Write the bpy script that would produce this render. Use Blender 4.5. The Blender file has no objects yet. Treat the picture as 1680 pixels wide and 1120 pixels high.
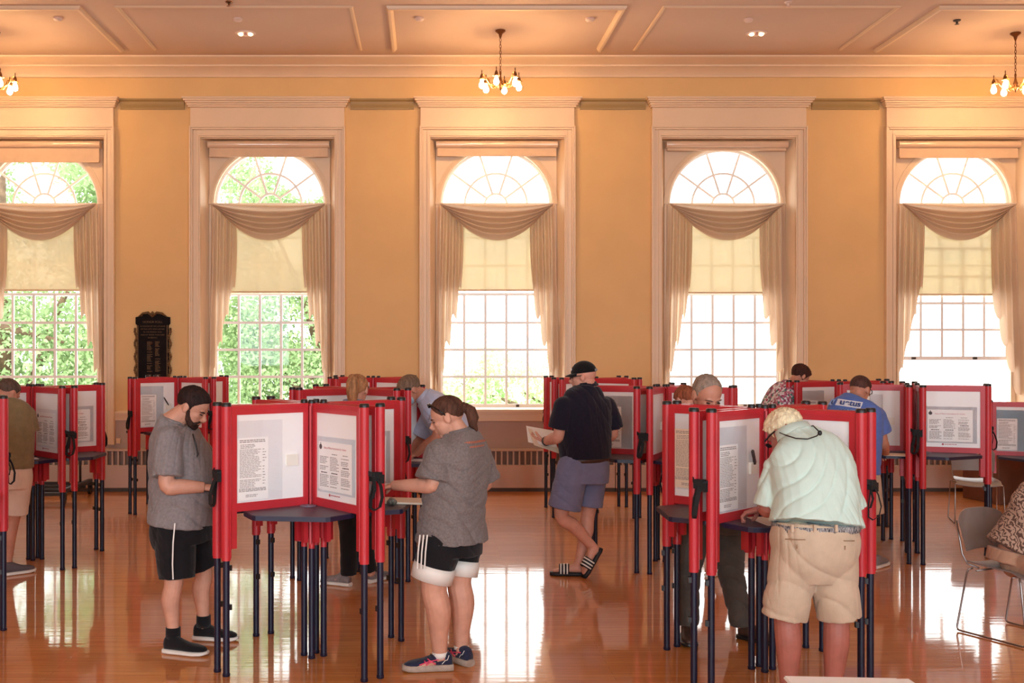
import bpy, bmesh, math, random
import numpy as np
from mathutils import Vector, Matrix, noise as mnoise

# ------------------------------------------------------------------ camera, world, lights, exposure
SC = bpy.context.scene
COL = SC.collection
F, VX, HY, CZ = 1800.0, 698.0, 575.0, 1.9        # focal length in pixels, vanishing point, camera height
cam_d = bpy.data.cameras.new('camera')
cam_d.sensor_fit = 'HORIZONTAL'
cam_d.sensor_width = 36.0
cam_d.lens = 36.0 * F / 1680.0
cam_d.shift_x = (840.0 - VX) / 1680.0
cam_d.shift_y = (HY - 560.0) / 1680.0
cam_d.clip_end = 300
cam = bpy.data.objects.new('camera', cam_d)
COL.objects.link(cam)
cam.location = (0, 0, CZ)
cam.rotation_euler = (math.radians(90), 0, 0)
SC.camera = cam

wd = bpy.data.worlds.new('overcast_sky')
SC.world = wd
wd.use_nodes = True
wn = wd.node_tree
bgn = wn.nodes['Background']
SKY = 5.4
bgn.inputs['Color'].default_value = (1.0, 0.99, 0.97, 1)
bgn.inputs['Strength'].default_value = SKY

def area_light(name, loc, rot, sx, sy, power, color):
    d = bpy.data.lights.new(name, 'AREA')
    d.shape = 'RECTANGLE'; d.size = sx; d.size_y = sy; d.energy = power; d.color = color
    o = bpy.data.objects.new(name, d); COL.objects.link(o)
    o.location = loc; o.rotation_euler = rot
    return o
# added front fill behind the camera, spaced like windows that the wall lacks
for i in range(5):
    area_light('front_fill_light', (-5.3 + 3.14 * i, -5.6, 3.0), (math.radians(90), 0, 0), 1.6, 3.4, 268, (0.78, 0.96, 1.06))
# portals in the five windows of the view guide the sky light in
WIN_X = [-5.30, -2.155, 0.98, 4.14, 7.33]
for x in WIN_X:
    o = area_light('window_portal', (x, 15.42, 2.9), (math.radians(-90), 0, 0), 1.6, 3.7, 1, (1, 1, 1))
    o.data.cycles.is_portal = True

SC.view_settings.view_transform = 'Standard'
SC.view_settings.look = 'None'
SC.view_settings.gamma = 1.0
SC.view_settings.use_curve_mapping = False
SC.view_settings.exposure = 0.0
SC.cycles.use_denoising = True
SC.cycles.max_bounces = 10
SC.cycles.diffuse_bounces = 5
SC.cycles.glossy_bounces = 4
SC.cycles.transparent_max_bounces = 24
SC.cycles.sample_clamp_indirect = 6.0
SC.cycles.caustics_reflective = False
SC.cycles.caustics_refractive = False
BULB = 200.0

# ------------------------------------------------------------------ helpers
def lin(r, g, b):
    f = lambda c: (c / 255 / 12.92) if c / 255 <= 0.04045 else ((c / 255 + 0.055) / 1.055) ** 2.4
    return (f(r), f(g), f(b), 1.0)

def W(px, py, Y):
    return Vector(((px - VX) * Y / F, Y, CZ + (HY - py) * Y / F))

_mats = {}
def mat(name, col, rough=0.6, metal=0.0, var=0.0, vscale=8.0, stretch=(1, 1, 1), bump=0.0, bscale=40.0, spec=0.5, col2=None, coat=0.0, sheen=0.0):
    """procedural principled material: noise colour variation and fine relief"""
    if name in _mats: return _mats[name]
    m = bpy.data.materials.new(name); m.use_nodes = True
    nt = m.node_tree; N = nt.nodes; L = nt.links
    b = N['Principled BSDF']
    b.inputs['Roughness'].default_value = rough
    b.inputs['Metallic'].default_value = metal
    b.inputs['Specular IOR Level'].default_value = spec
    b.inputs['Coat Weight'].default_value = coat
    b.inputs['Sheen Weight'].default_value = sheen
    b.inputs['Base Color'].default_value = col
    tc = N.new('ShaderNodeTexCoord')
    mp = N.new('ShaderNodeMapping'); mp.inputs['Scale'].default_value = stretch
    L.new(tc.outputs['Object'], mp.inputs['Vector'])
    if var > 0 or col2:
        nz = N.new('ShaderNodeTexNoise'); nz.inputs['Scale'].default_value = vscale; nz.inputs['Detail'].default_value = 4
        L.new(mp.outputs['Vector'], nz.inputs['Vector'])
        mx = N.new('ShaderNodeMix'); mx.data_type = 'RGBA'
        c2 = col2 if col2 else tuple(max(0, c * (1 - var)) for c in col[:3]) + (1,)
        c1 = col if col2 else tuple(min(1, c * (1 + var)) for c in col[:3]) + (1,)
        mx.inputs['A'].default_value = c1; mx.inputs['B'].default_value = c2
        rp = N.new('ShaderNodeMapRange'); rp.inputs['From Min'].default_value = 0.35; rp.inputs['From Max'].default_value = 0.65
        L.new(nz.outputs['Fac'], rp.inputs['Value']); L.new(rp.outputs['Result'], mx.inputs['Factor'])
        L.new(mx.outputs['Result'], b.inputs['Base Color'])
    if bump > 0:
        nb = N.new('ShaderNodeTexNoise'); nb.inputs['Scale'].default_value = bscale; nb.inputs['Detail'].default_value = 3
        L.new(mp.outputs['Vector'], nb.inputs['Vector'])
        bp = N.new('ShaderNodeBump'); bp.inputs['Strength'].default_value = bump; bp.inputs['Distance'].default_value = 0.01
        L.new(nb.outputs['Fac'], bp.inputs['Height']); L.new(bp.outputs['Normal'], b.inputs['Normal'])
    _mats[name] = m
    return m

def cloth_mat(name, col, trans, rough_var=0.05):
    if name in _mats: return _mats[name]
    m = bpy.data.materials.new(name); m.use_nodes = True
    nt = m.node_tree; N = nt.nodes; L = nt.links
    N.remove(N['Principled BSDF'])
    out = N['Material Output']
    d = N.new('ShaderNodeBsdfDiffuse'); t = N.new('ShaderNodeBsdfTranslucent'); mx = N.new('ShaderNodeMixShader')
    nz = N.new('ShaderNodeTexNoise'); nz.inputs['Scale'].default_value = 300
    mc = N.new('ShaderNodeMix'); mc.data_type = 'RGBA'
    mc.inputs['A'].default_value = col; mc.inputs['B'].default_value = tuple(c * 0.9 for c in col[:3]) + (1,)
    tc = N.new('ShaderNodeTexCoord'); L.new(tc.outputs['Object'], nz.inputs['Vector'])
    L.new(nz.outputs['Fac'], mc.inputs['Factor'])
    L.new(mc.outputs['Result'], d.inputs['Color']); L.new(mc.outputs['Result'], t.inputs['Color'])
    mx.inputs['Fac'].default_value = trans
    L.new(d.outputs[0], mx.inputs[1]); L.new(t.outputs[0], mx.inputs[2]); L.new(mx.outputs[0], out.inputs['Surface'])
    _mats[name] = m
    return m

def glass_mat(name='window_glass', tint=(0.97, 0.99, 0.98, 1), gl=0.08):
    if name in _mats: return _mats[name]
    m = bpy.data.materials.new(name); m.use_nodes = True
    nt = m.node_tree; N = nt.nodes; L = nt.links
    N.remove(N['Principled BSDF'])
    t = N.new('ShaderNodeBsdfTransparent'); t.inputs['Color'].default_value = tint
    g = N.new('ShaderNodeBsdfGlossy'); g.inputs['Roughness'].default_value = 0.02
    mx = N.new('ShaderNodeMixShader'); mx.inputs['Fac'].default_value = gl
    L.new(t.outputs[0], mx.inputs[1]); L.new(g.outputs[0], mx.inputs[2]); L.new(mx.outputs[0], N['Material Output'].inputs['Surface'])
    _mats[name] = m
    return m

def emit_mat(name, col, strength):
    if name in _mats: return _mats[name]
    m = bpy.data.materials.new(name); m.use_nodes = True
    N = m.node_tree.nodes; N.remove(N['Principled BSDF'])
    e = N.new('ShaderNodeEmission'); e.inputs['Color'].default_value = col; e.inputs['Strength'].default_value = strength
    m.node_tree.links.new(e.outputs[0], N['Material Output'].inputs['Surface'])
    _mats[name] = m
    return m

def box(bm, x0, x1, y0, y1, z0, z1, M=None):
    vs = [bm.verts.new(Vector(p) if M is None else M @ Vector(p)) for p in
          ((x0, y0, z0), (x1, y0, z0), (x1, y1, z0), (x0, y1, z0), (x0, y0, z1), (x1, y0, z1), (x1, y1, z1), (x0, y1, z1))]
    for f in ((3, 2, 1, 0), (4, 5, 6, 7), (0, 1, 5, 4), (1, 2, 6, 5), (2, 3, 7, 6), (3, 0, 4, 7)):
        bm.faces.new([vs[i] for i in f])

def ring_loft(bm, rings, cap=True):
    """rings: lists of equally many points"""
    prev = None; first = None
    for r in rings:
        vs = [bm.verts.new(p) for p in r]
        if prev:
            n = len(vs)
            for i in range(n):
                bm.faces.new((prev[i], prev[(i + 1) % n], vs[(i + 1) % n], vs[i]))
        else: first = vs
        prev = vs
    if cap:
        bm.faces.new(list(reversed(first))); bm.faces.new(prev)

def frame_of(d):
    d = d.normalized()
    a = Vector((0, 0, 1)) if abs(d.z) < 0.9 else Vector((0, 1, 0))
    u = d.cross(a).normalized(); v = d.cross(u).normalized()
    return u, v

def tube(bm, pts, rad, n=10, cap=True):
    pts = [Vector(p) for p in pts]
    if not hasattr(rad, '__len__'): rad = [rad] * len(pts)
    rings = []; u = None
    for i, p in enumerate(pts):
        d = (pts[min(i + 1, len(pts) - 1)] - pts[max(i - 1, 0)]).normalized()
        if u is None: u, v = frame_of(d)
        else:
            u = (u - d * u.dot(d)).normalized(); v = d.cross(u).normalized()
        rings.append([p + u * (math.cos(2 * math.pi * k / n) * rad[i]) + v * (math.sin(2 * math.pi * k / n) * rad[i]) for k in range(n)])
    ring_loft(bm, rings, cap)

def cyl(bm, p0, p1, r, n=12, r1=None):
    tube(bm, [p0, p1], [r, r if r1 is None else r1], n)

def lathe(bm, prof, n=20, M=None):
    rings = []
    for r, z in prof:
        pts = [Vector((math.cos(2 * math.pi * k / n) * r, math.sin(2 * math.pi * k / n) * r, z)) for k in range(n)]
        rings.append([p if M is None else M @ p for p in pts])
    ring_loft(bm, rings)

def ellipsoid(bm, c, r, M=None, seg=20, rng=14):
    pts = []
    rings = []
    for j in range(rng + 1):
        th = math.pi * (j + 0.0001 + (rng - 0.0002) * 0) / rng if 0 else math.pi * (0.012 + 0.976 * j / rng)
        ring = []
        for k in range(seg):
            ph = 2 * math.pi * k / seg
            p = Vector((c[0] + r[0] * math.sin(th) * math.cos(ph), c[1] + r[1] * math.sin(th) * math.sin(ph), c[2] - r[2] * math.cos(th)))
            ring.append(p if M is None else M @ p)
        rings.append(ring)
    ring_loft(bm, rings)

def ribbon(bm, pts, width_dir, w, t=0.003):
    """flat strap along pts"""
    pts = [Vector(p) for p in pts]; wd_ = Vector(width_dir).normalized()
    rings = []
    for i, p in enumerate(pts):
        d = (pts[min(i + 1, len(pts) - 1)] - pts[max(i - 1, 0)]).normalized()
        nrm = d.cross(wd_).normalized()
        rings.append([p + wd_ * w / 2 + nrm * t / 2, p - wd_ * w / 2 + nrm * t / 2, p - wd_ * w / 2 - nrm * t / 2, p + wd_ * w / 2 - nrm * t / 2])
    ring_loft(bm, rings)

def obj(name, bm, m, parent=None, smooth=False, bevel=0.0, loc=None):
    if isinstance(bm, bmesh.types.BMesh):
        me = bpy.data.meshes.new(name)
        bmesh.ops.recalc_face_normals(bm, faces=bm.faces)
        bm.to_mesh(me); bm.free()
    else: me = bm
    if m is not None and len(me.materials) == 0:
        for q in (m if isinstance(m, (list, tuple)) else [m]): me.materials.append(q)
    if smooth:
        me.polygons.foreach_set('use_smooth', [True] * len(me.polygons))
        if smooth == 'angle' and hasattr(me, 'set_sharp_from_angle'): me.set_sharp_from_angle(angle=math.radians(40))
    o = bpy.data.objects.new(name, me); COL.objects.link(o)
    if loc is not None: o.location = loc
    if parent is not None: o.parent = parent
    if bevel > 0:
        md = o.modifiers.new('soft_edges', 'BEVEL'); md.width = bevel; md.segments = 2; md.limit_method = 'ANGLE'
    return o

def empty(name, loc=(0, 0, 0), rz=0.0):
    o = bpy.data.objects.new(name, None); COL.objects.link(o)
    o.location = loc; o.rotation_euler = (0, 0, rz); o.empty_display_size = 0.1
    return o

def tag(o, label=None, cat=None, group=None, kind=None):
    if label: o['label'] = label
    if cat: o['category'] = cat
    if group: o['group'] = group
    if kind: o['kind'] = kind
    return o

def nb(): return bmesh.new()

# ------------------------------------------------------------------ materials of the room
M_WALL = mat('yellow_wall_paint', lin(226, 186, 130), 0.75, var=0.03, vscale=1.5, bump=0.15, bscale=180)
M_TRIM = mat('cream_trim_paint', lin(232, 205, 174), 0.45, var=0.015, vscale=3)
M_CEIL = mat('ceiling_paint', lin(212, 185, 166), 0.8, var=0.02, vscale=1.2, bump=0.1, bscale=120)
M_LOW = mat('taupe_wainscot_paint', lin(186, 162, 150), 0.6, var=0.03, vscale=2)
M_OLIVE = mat('olive_rail_paint', lin(166, 138, 88), 0.5, var=0.05, vscale=3)
M_RAD = mat('radiator_enamel', lin(198, 176, 164), 0.4, var=0.02, vscale=4)
M_DARK = mat('dark_recess', lin(70, 58, 52), 0.7, var=0.1)
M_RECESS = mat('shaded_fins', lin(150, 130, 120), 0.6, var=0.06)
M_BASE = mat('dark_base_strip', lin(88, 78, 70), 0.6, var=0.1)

def floor_mat():
    m = bpy.data.materials.new('varnished_maple_strips'); m.use_nodes = True
    nt = m.node_tree; N = nt.nodes; L = nt.links; b = N['Principled BSDF']
    tc = N.new('ShaderNodeTexCoord')
    br = N.new('ShaderNodeTexBrick')
    br.offset = 0.37; br.inputs['Scale'].default_value = 1.0
    br.inputs['Brick Width'].default_value = 1.1; br.inputs['Row Height'].default_value = 0.057
    br.inputs['Mortar Size'].default_value = 0.0012; br.inputs['Mortar Smooth'].default_value = 0.3
    br.inputs['Color1'].default_value = (0, 0, 0, 1); br.inputs['Color2'].default_value = (1, 1, 1, 1); br.inputs['Mortar'].default_value = (0.5, 0.5, 0.5, 1)
    L.new(tc.outputs['Object'], br.inputs['Vector'])
    mp = N.new('ShaderNodeMapping'); mp.inputs['Scale'].default_value = (1.2, 22, 1)
    L.new(tc.outputs['Object'], mp.inputs['Vector'])
    nz = N.new('ShaderNodeTexNoise'); nz.inputs['Scale'].default_value = 2.2; nz.inputs['Detail'].default_value = 5
    L.new(mp.outputs['Vector'], nz.inputs['Vector'])
    mx = N.new('ShaderNodeMix'); mx.data_type = 'RGBA'
    mx.inputs['A'].default_value = lin(212, 130, 56); mx.inputs['B'].default_value = lin(224, 146, 72)
    L.new(br.outputs['Color'], mx.inputs['Factor'])
    m2 = N.new('ShaderNodeMix'); m2.data_type = 'RGBA'; m2.blend_type = 'MULTIPLY'
    m2.inputs['B'].default_value = (0.72, 0.60, 0.48, 1)
    rp = N.new('ShaderNodeMapRange'); rp.inputs['From Min'].default_value = 0.42; rp.inputs['From Max'].default_value = 0.72; rp.inputs['To Max'].default_value = 0.75
    L.new(nz.outputs['Fac'], rp.inputs['Value']); L.new(rp.outputs['Result'], m2.inputs['Factor']); L.new(mx.outputs['Result'], m2.inputs['A'])
    m3 = N.new('ShaderNodeMix'); m3.data_type = 'RGBA'; m3.blend_type = 'MULTIPLY'; m3.inputs['B'].default_value = (0.45, 0.36, 0.28, 1)
    L.new(br.outputs['Fac'], m3.inputs['Factor']); L.new(m2.outputs['Result'], m3.inputs['A'])
    L.new(m3.outputs['Result'], b.inputs['Base Color'])
    b.inputs['Roughness'].default_value = 0.5
    b.inputs['Specular IOR Level'].default_value = 0.3
    b.inputs['Coat Weight'].default_value = 1.0
    b.inputs['Coat Roughness'].default_value = 0.06
    b.inputs['Coat IOR'].default_value = 1.55
    # the varnish follows the strips: slightly cupped boards break reflections into streaks
    n2 = N.new('ShaderNodeTexNoise'); n2.inputs['Scale'].default_value = 1.0; n2.inputs['Detail'].default_value = 2
    mp2 = N.new('ShaderNodeMapping'); mp2.inputs['Scale'].default_value = (1.5, 14, 1)
    L.new(tc.outputs['Object'], mp2.inputs['Vector']); L.new(mp2.outputs['Vector'], n2.inputs['Vector'])
    ad = N.new('ShaderNodeMath'); ad.operation = 'MULTIPLY_ADD'; ad.inputs[1].default_value = -0.35
    L.new(br.outputs['Fac'], ad.inputs[0]); L.new(n2.outputs['Fac'], ad.inputs[2])
    bp = N.new('ShaderNodeBump'); bp.inputs['Strength'].default_value = 0.10; bp.inputs['Distance'].default_value = 0.006
    L.new(ad.outputs[0], bp.inputs['Height']); L.new(bp.outputs['Normal'], b.inputs['Coat Normal'])
    return m
M_FLOOR = floor_mat()

# ------------------------------------------------------------------ room shell
X0, X1, Y0R, Y1R, ZC = -9.5, 12.0, -6.0, 15.0, 5.85
def struct(name, bm, m, **k):
    o = obj(name, bm, m, **k); o['kind'] = 'structure'; return o

b = nb(); box(b, X0, X1, Y0R, Y1R + 0.4, -0.15, 0.0); struct('floor', b, M_FLOOR)
b = nb(); box(b, X0, X1, Y0R, Y1R + 0.4, ZC, ZC + 0.2); struct('ceiling', b, M_CEIL)
b = nb(); box(b, X0 - 0.2, X0, Y0R, Y1R + 0.4, 0, ZC); struct('wall_left', b, M_WALL)
b = nb(); box(b, X1, X1 + 0.2, Y0R, Y1R + 0.4, 0, ZC); struct('wall_right', b, M_WALL)
b = nb(); box(b, X0, X1, Y0R - 0.2, Y0R, 0, ZC); struct('wall_front', b, M_WALL)
WTOP, WBOT, HW = 4.81, 1.08, 0.915
b = nb()
edges = [X0] + [v for x in WIN_X for v in (x - HW, x + HW)] + [X1]
for i in range(0, len(edges), 2): box(b, edges[i], edges[i + 1], 15.0, 15.4, 1.0, ZC)
for x in WIN_X: box(b, x - HW, x + HW, 15.0, 15.4, WTOP, ZC)
struct('wall_back', b, M_WALL)
b = nb(); box(b, X0, X1, 15.0, 15.4, 0.0, 1.0)
struct('wall_back_wainscot', b, M_LOW)

# cornice along the window wall (stepped profile swept along x)
def sweep_x(bm, prof, x0, x1):
    r0 = [Vector((x0, y, z)) for y, z in prof]; r1 = [Vector((x1, y, z)) for y, z in prof]
    ring_loft(bm, [r0, r1])
prof = [(15.0, 5.63), (14.965, 5.63), (14.955, 5.66), (14.90, 5.70), (14.86, 5.735), (14.83, 5.745), (14.83, 5.765), (14.76, 5.80), (14.68, 5.815), (14.66, 5.83), (14.66, 5.85), (15.0, 5.85)]
b = nb(); sweep_x(b, prof, X0, X1); struct('trim_1', b, M_TRIM, smooth='angle')
# olive picture rail between the window heads
prof = [(15.0, 5.19), (14.975, 5.19), (14.97, 5.225), (14.955, 5.24), (14.95, 5.29), (14.925, 5.31), (14.925, 5.33), (15.0, 5.33)]
ex = [X0] + [v for x in WIN_X for v in (x - 1.135, x + 1.135)] + [X1]
for i in range(0, len(ex), 2):
    b = nb(); sweep_x(b, prof, ex[i], ex[i + 1]); struct('trim_2', b, M_OLIVE, smooth='angle')
# chair rail
prof = [(15.0, 0.95), (14.975, 0.95), (14.97, 1.0), (14.955, 1.02), (14.95, 1.055), (14.965, 1.075), (15.0, 1.08)]
ex = [X0] + [v for x in WIN_X for v in (x - 1.0625, x + 1.0625)] + [X1]
for i in range(0, len(ex), 2):
    b = nb(); sweep_x(b, prof, ex[i], ex[i + 1]); struct('trim_3', b, M_TRIM, smooth='angle')

# raised moulded frames on the ceiling, one above each window bay
def ceil_frame(x0, x1, y0, y1, w=0.075, d=0.045):
    b = nb()
    prof = [(0, ZC), (0.0, ZC - d * 0.5), (w * 0.25, ZC - d), (w * 0.6, ZC - d), (w, ZC - d * 0.35), (w, ZC)]
    cs = [(x0, y0, 1, 1), (x1, y0, -1, 1), (x1, y1, -1, -1), (x0, y1, 1, -1)]
    rings = []
    cs = [cs[3], cs[0], cs[1], cs[2]]          # three sides; the wall side stays open towards the cornice
    for cx, cy, sx, sy in cs: rings.append([Vector((cx + sx * t, cy + sy * t, z)) for t, z in prof])
    ring_loft(b, rings)
    return struct('trim_4', b, M_TRIM, smooth='angle')
for k, (px0, px1) in enumerate(((-260, 131), (187, 579), (634, 1029), (1088, 1480), (1541, 1935))):
    ceil_frame((px0 - VX) * 12.56 / F, (px1 - VX) * 12.56 / F, 12.56, 14.40, *((0.075, 0.045) if k % 2 == 0 else (0.05, 0.022)))
for x in WIN_X: ceil_frame(x - 1.38, x + 1.38, 9.9, 12.1)

# ------------------------------------------------------------------ windows
ZS, R = 3.925, 0.77            # spring line and radius of the fanlight
M_GLASS = glass_mat(gl=0.012)
M_SASH = mat('white_sash_paint', lin(250, 248, 246), 0.4, var=0.01)
M_SHADE = cloth_mat('cream_roller_shade', lin(240, 232, 210), 0.19)
_n = M_SHADE.node_tree; _o = _n.nodes['Material Output']; _s = _o.inputs['Surface'].links[0].from_socket
_t = _n.nodes.new('ShaderNodeBsdfTransparent'); _t.inputs['Color'].default_value = lin(255, 246, 222); _m = _n.nodes.new('ShaderNodeMixShader'); _m.inputs['Fac'].default_value = 0.19
_n.links.new(_s, _m.inputs[1]); _n.links.new(_t.outputs[0], _m.inputs[2]); _n.links.new(_m.outputs[0], _o.inputs['Surface'])
M_DRAPE = cloth_mat('beige_drape', lin(228, 204, 180), 0.34)

def prof_frame(bm, x0, x1, z0, z1, steps):
    """three-sided stepped casing; steps: (offset outwards, y front)"""
    for o0, o1, y in steps:
        box(bm, x0 - o1, x0 - o0, y, 15.0, z0, z1 + o1)
        box(bm, x1 + o0, x1 + o1, y, 15.0, z0, z1 + o1)
        box(bm, x0 - o0, x1 + o0, y, 15.0, z1 + o0, z1 + o1)

def pane(parent, me): 
    return obj('pane', me, M_GLASS, parent)

def grid_sash(win, name, xc, x0, x1, z0, z1, y, cols, rows, top, bot):
    """sash with muntins and separate panes"""
    b = nb(); st = 0.036; mu = 0.017
    box(b, x0, x0 + st, y, y + 0.04, z0, z1); box(b, x1 - st, x1, y, y + 0.04, z0, z1)
    box(b, x0 + st, x1 - st, y, y + 0.04, z0, z0 + bot); box(b, x0 + st, x1 - st, y, y + 0.04, z1 - top, z1)
    gx0, gx1, gz0, gz1 = x0 + st, x1 - st, z0 + bot, z1 - top
    for i in range(1, cols):
        x = gx0 + (gx1 - gx0) * i / cols; box(b, x - mu, x + mu, y + 0.005, y + 0.035, gz0, gz1)
    for j in range(1, rows):
        z = gz0 + (gz1 - gz0) * j / rows; box(b, gx0, gx1, y + 0.007, y + 0.033, z - mu, z + mu)
    s = obj(name, b, M_SASH, win)
    pw, ph = (gx1 - gx0) / cols, (gz1 - gz0) / rows
    pb = nb(); box(pb, -pw / 2 + mu, pw / 2 - mu, -0.002, 0.002, -ph / 2 + mu, ph / 2 - mu)
    me = bpy.data.meshes.new('pane'); pb.to_mesh(me); pb.free(); me.materials.append(M_GLASS)
    for i in range(cols):
        for j in range(rows):
            o = obj('pane', me, None, s); o.location = (gx0 + pw * (i + 0.5), y + 0.02, gz0 + ph * (j + 0.5))
    return s

def arc_bar(bm, r, a0, a1, y0, y1, half, n=16):
    rings = []
    for k in range(n + 1):
        a = a0 + (a1 - a0) * k / n
        c, s = math.cos(a), math.sin(a)
        rings.append([Vector(((r - half) * c, y0, (r - half) * s)), Vector(((r + half) * c, y0, (r + half) * s)),
                      Vector(((r + half) * c, y1, (r + half) * s)), Vector(((r - half) * c, y1, (r - half) * s))])
    ring_loft(bm, rings)

def sector(bm, r0, r1, a0, a1, t=0.002, n=8):
    rings = []
    for k in range(n + 1):
        a = a0 + (a1 - a0) * k / n; c, s = math.cos(a), math.sin(a)
        rings.append([Vector((r0 * c, -t, r0 * s)), Vector((r1 * c, -t, r1 * s)), Vector((r1 * c, t, r1 * s)), Vector((r0 * c, t, r0 * s))])
    ring_loft(bm, rings)

def make_window(i, xc, raised=0.0):
    win = empty('window_%d' % (i + 1), (xc, 0, 0)); win['kind'] = 'structure'
    # casing
    b = nb()
    prof_frame(b, -HW, HW, 0.62, WTOP, ((0.0, 0.02, 14.955), (0.02, 0.045, 14.945), (0.045, 0.10, 14.955), (0.10, 0.125, 14.93), (0.125, 0.147, 14.915)))
    obj('casing', b, M_TRIM, win, bevel=0.004)
    b = nb(); z = WTOP + 0.147
    box(b, -1.05, 1.05, 14.94, 15.0, z, 5.21)
    for dz, hx, y in ((5.21, 1.075, 14.91), (5.235, 1.09, 14.885), (5.26, 1.105, 14.86), (5.285, 1.125, 14.835), (5.31, 1.14, 14.82)):
        box(b, -hx, hx, y, 15.0, dz, dz + 0.026)
    obj('entablature', b, M_TRIM, win, bevel=0.005)
    # splayed reveal
    b = nb(); back = 0.835
    for s in (-1, 1):
        f = [Vector((s * HW, 15.0, WBOT)), Vector((s * HW, 15.0, WTOP)), Vector((s * back, 15.2, WTOP)), Vector((s * back, 15.2, WBOT))]
        g = [p + Vector((s * 0.02, 0, 0)) for p in f]
        ring_loft(b, [f, g])
    box(b, -HW, HW, 15.0, 15.4, WTOP - 0.012, WTOP)
    obj('reveal', b, M_TRIM, win)
    # spandrel board with the arched opening
    b = nb(); N = 28; pts = [(R, 0.0)]
    arch = [(R, WBOT)] + [(R * math.cos(math.pi * k / N), ZS + R * math.sin(math.pi * k / N)) for k in range(N + 1)] + [(-R, WBOT)]
    outer = [(back, WBOT)]
    for k in range(N + 1):
        a = math.pi * k / N; c, s = math.cos(a), math.sin(a)
        zz = ZS + (WTOP - ZS) * min(1, s * 1.25 / max(0.001, max(s * 1.25, abs(c)))) ; xx = back * c / max(0.001, max(s * 1.25, abs(c)))
        outer.append((xx if abs(c) >= s * 1.25 else back * c / (s * 1.25), WTOP if s * 1.25 >= abs(c) else ZS + (WTOP - ZS) * s * 1.25 / abs(c)))
    outer.append((-back, WBOT))
    fa = [b.verts.new((x, 15.18, z)) for x, z in arch]; fo = [b.verts.new((x, 15.18, z)) for x, z in outer]
    ba = [b.verts.new((x, 15.30, z)) for x, z in arch]; bo = [b.verts.new((x, 15.30, z)) for x, z in outer]
    for k in range(len(arch) - 1):
        b.faces.new((fa[k], fa[k + 1], fo[k + 1], fo[k])); b.faces.new((ba[k], bo[k], bo[k + 1], ba[k + 1]))
        b.faces.new((fa[k], ba[k], ba[k + 1], fa[k + 1])); b.faces.new((fo[k], fo[k + 1], bo[k + 1], bo[k]))
    obj('arch_panel', b, M_TRIM, win)
    b = nb(); rr = []
    for k in range(N + 1):
        a = math.pi * k / N; c, s = math.cos(a), math.sin(a)
        rr.append([Vector(((R + o) * c, y, ZS + (R + o) * s)) for o, y in ((0.0, 15.18), (0.0, 15.165), (0.02, 15.15), (0.075, 15.165), (0.075, 15.18))])
    ring_loft(b, rr); obj('arch_moulding', b, M_TRIM, win, smooth='angle')
    # fanlight
    b = nb(); y0, y1 = 15.25, 15.28
    arc_bar(b, R - 0.014, 0, math.pi, y0, y1, 0.018, 28)
    for r in (0.155, 0.435): arc_bar(b, r, 0, math.pi, y0 + 0.004, y1 - 0.004, 0.015, 20)
    for k in range(1, 5):
        a = math.pi * k / 5
        Mr = Matrix.Rotation(-a, 4, 'Y'); box(b, 0.15, R - 0.02, y0 + 0.006, y1 - 0.006, -0.015, 0.015, Mr)
    box(b, -R, R, y0, y1, -0.03, 0.02)
    fan = obj('fanlight', b, M_SASH, win, loc=(0, 0, ZS))
    pb = nb(); sector(pb, 0.01, 0.148, 0.02, math.pi - 0.02); o = pane(fan, _mesh(pb)); o.location = (0, 15.265, 0)
    for k in range(5):
        for r0, r1 in ((0.163, 0.428), (0.443, R - 0.03)):
            pb = nb(); sector(pb, r0, r1, math.pi * k / 5 + 0.02, math.pi * (k + 1) / 5 - 0.02); o = pane(fan, _mesh(pb)); o.location = (0, 15.265, 0)
    # double-hung sashes
    grid_sash(win, 'upper_sash', xc, -R, R, 2.66, ZS - 0.03, 15.30, 5, 3, 0.03, 0.035)
    grid_sash(win, 'lower_sash', xc, -R, R, 1.11 + raised, 2.70 + raised * 0.96, 15.25, 5, 4, 0.035, 0.05)
    b = nb(); box(b, -HW - 0.03, HW + 0.03, 14.90, 15.0, 1.065, 1.10); box(b, -HW, HW, 15.0, 15.4, 1.065, 1.10)
    box(b, -HW, HW, 14.955, 15.0, 0.955, 1.065); box(b, -HW, HW, 14.94, 15.0, 1.03, 1.065); box(b, -HW, HW, 14.945, 15.0, 0.94, 0.958)
    obj('sill', b, M_TRIM, win, bevel=0.004)
    b = nb()
    if raised:
        for x in (-0.55, 0.3): box(b, x - 0.025, x + 0.025, 15.22, 15.25, 1.12 + raised, 1.15 + raised)
    else: box(b, 0.30 - 0.02, 0.30 + 0.02, 15.22, 15.25, 1.12, 1.15)
    obj('sash_lift', b, M_DARK, win)
    return win
def _mesh(bm, name='pane'):
    me = bpy.data.meshes.new(name); bmesh.ops.recalc_face_normals(bm, faces=bm.faces); bm.to_mesh(me); bm.free(); return me
for i, x in enumerate(WIN_X): make_window(i, x, 0.66 if i == 4 else 0.0)

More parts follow.
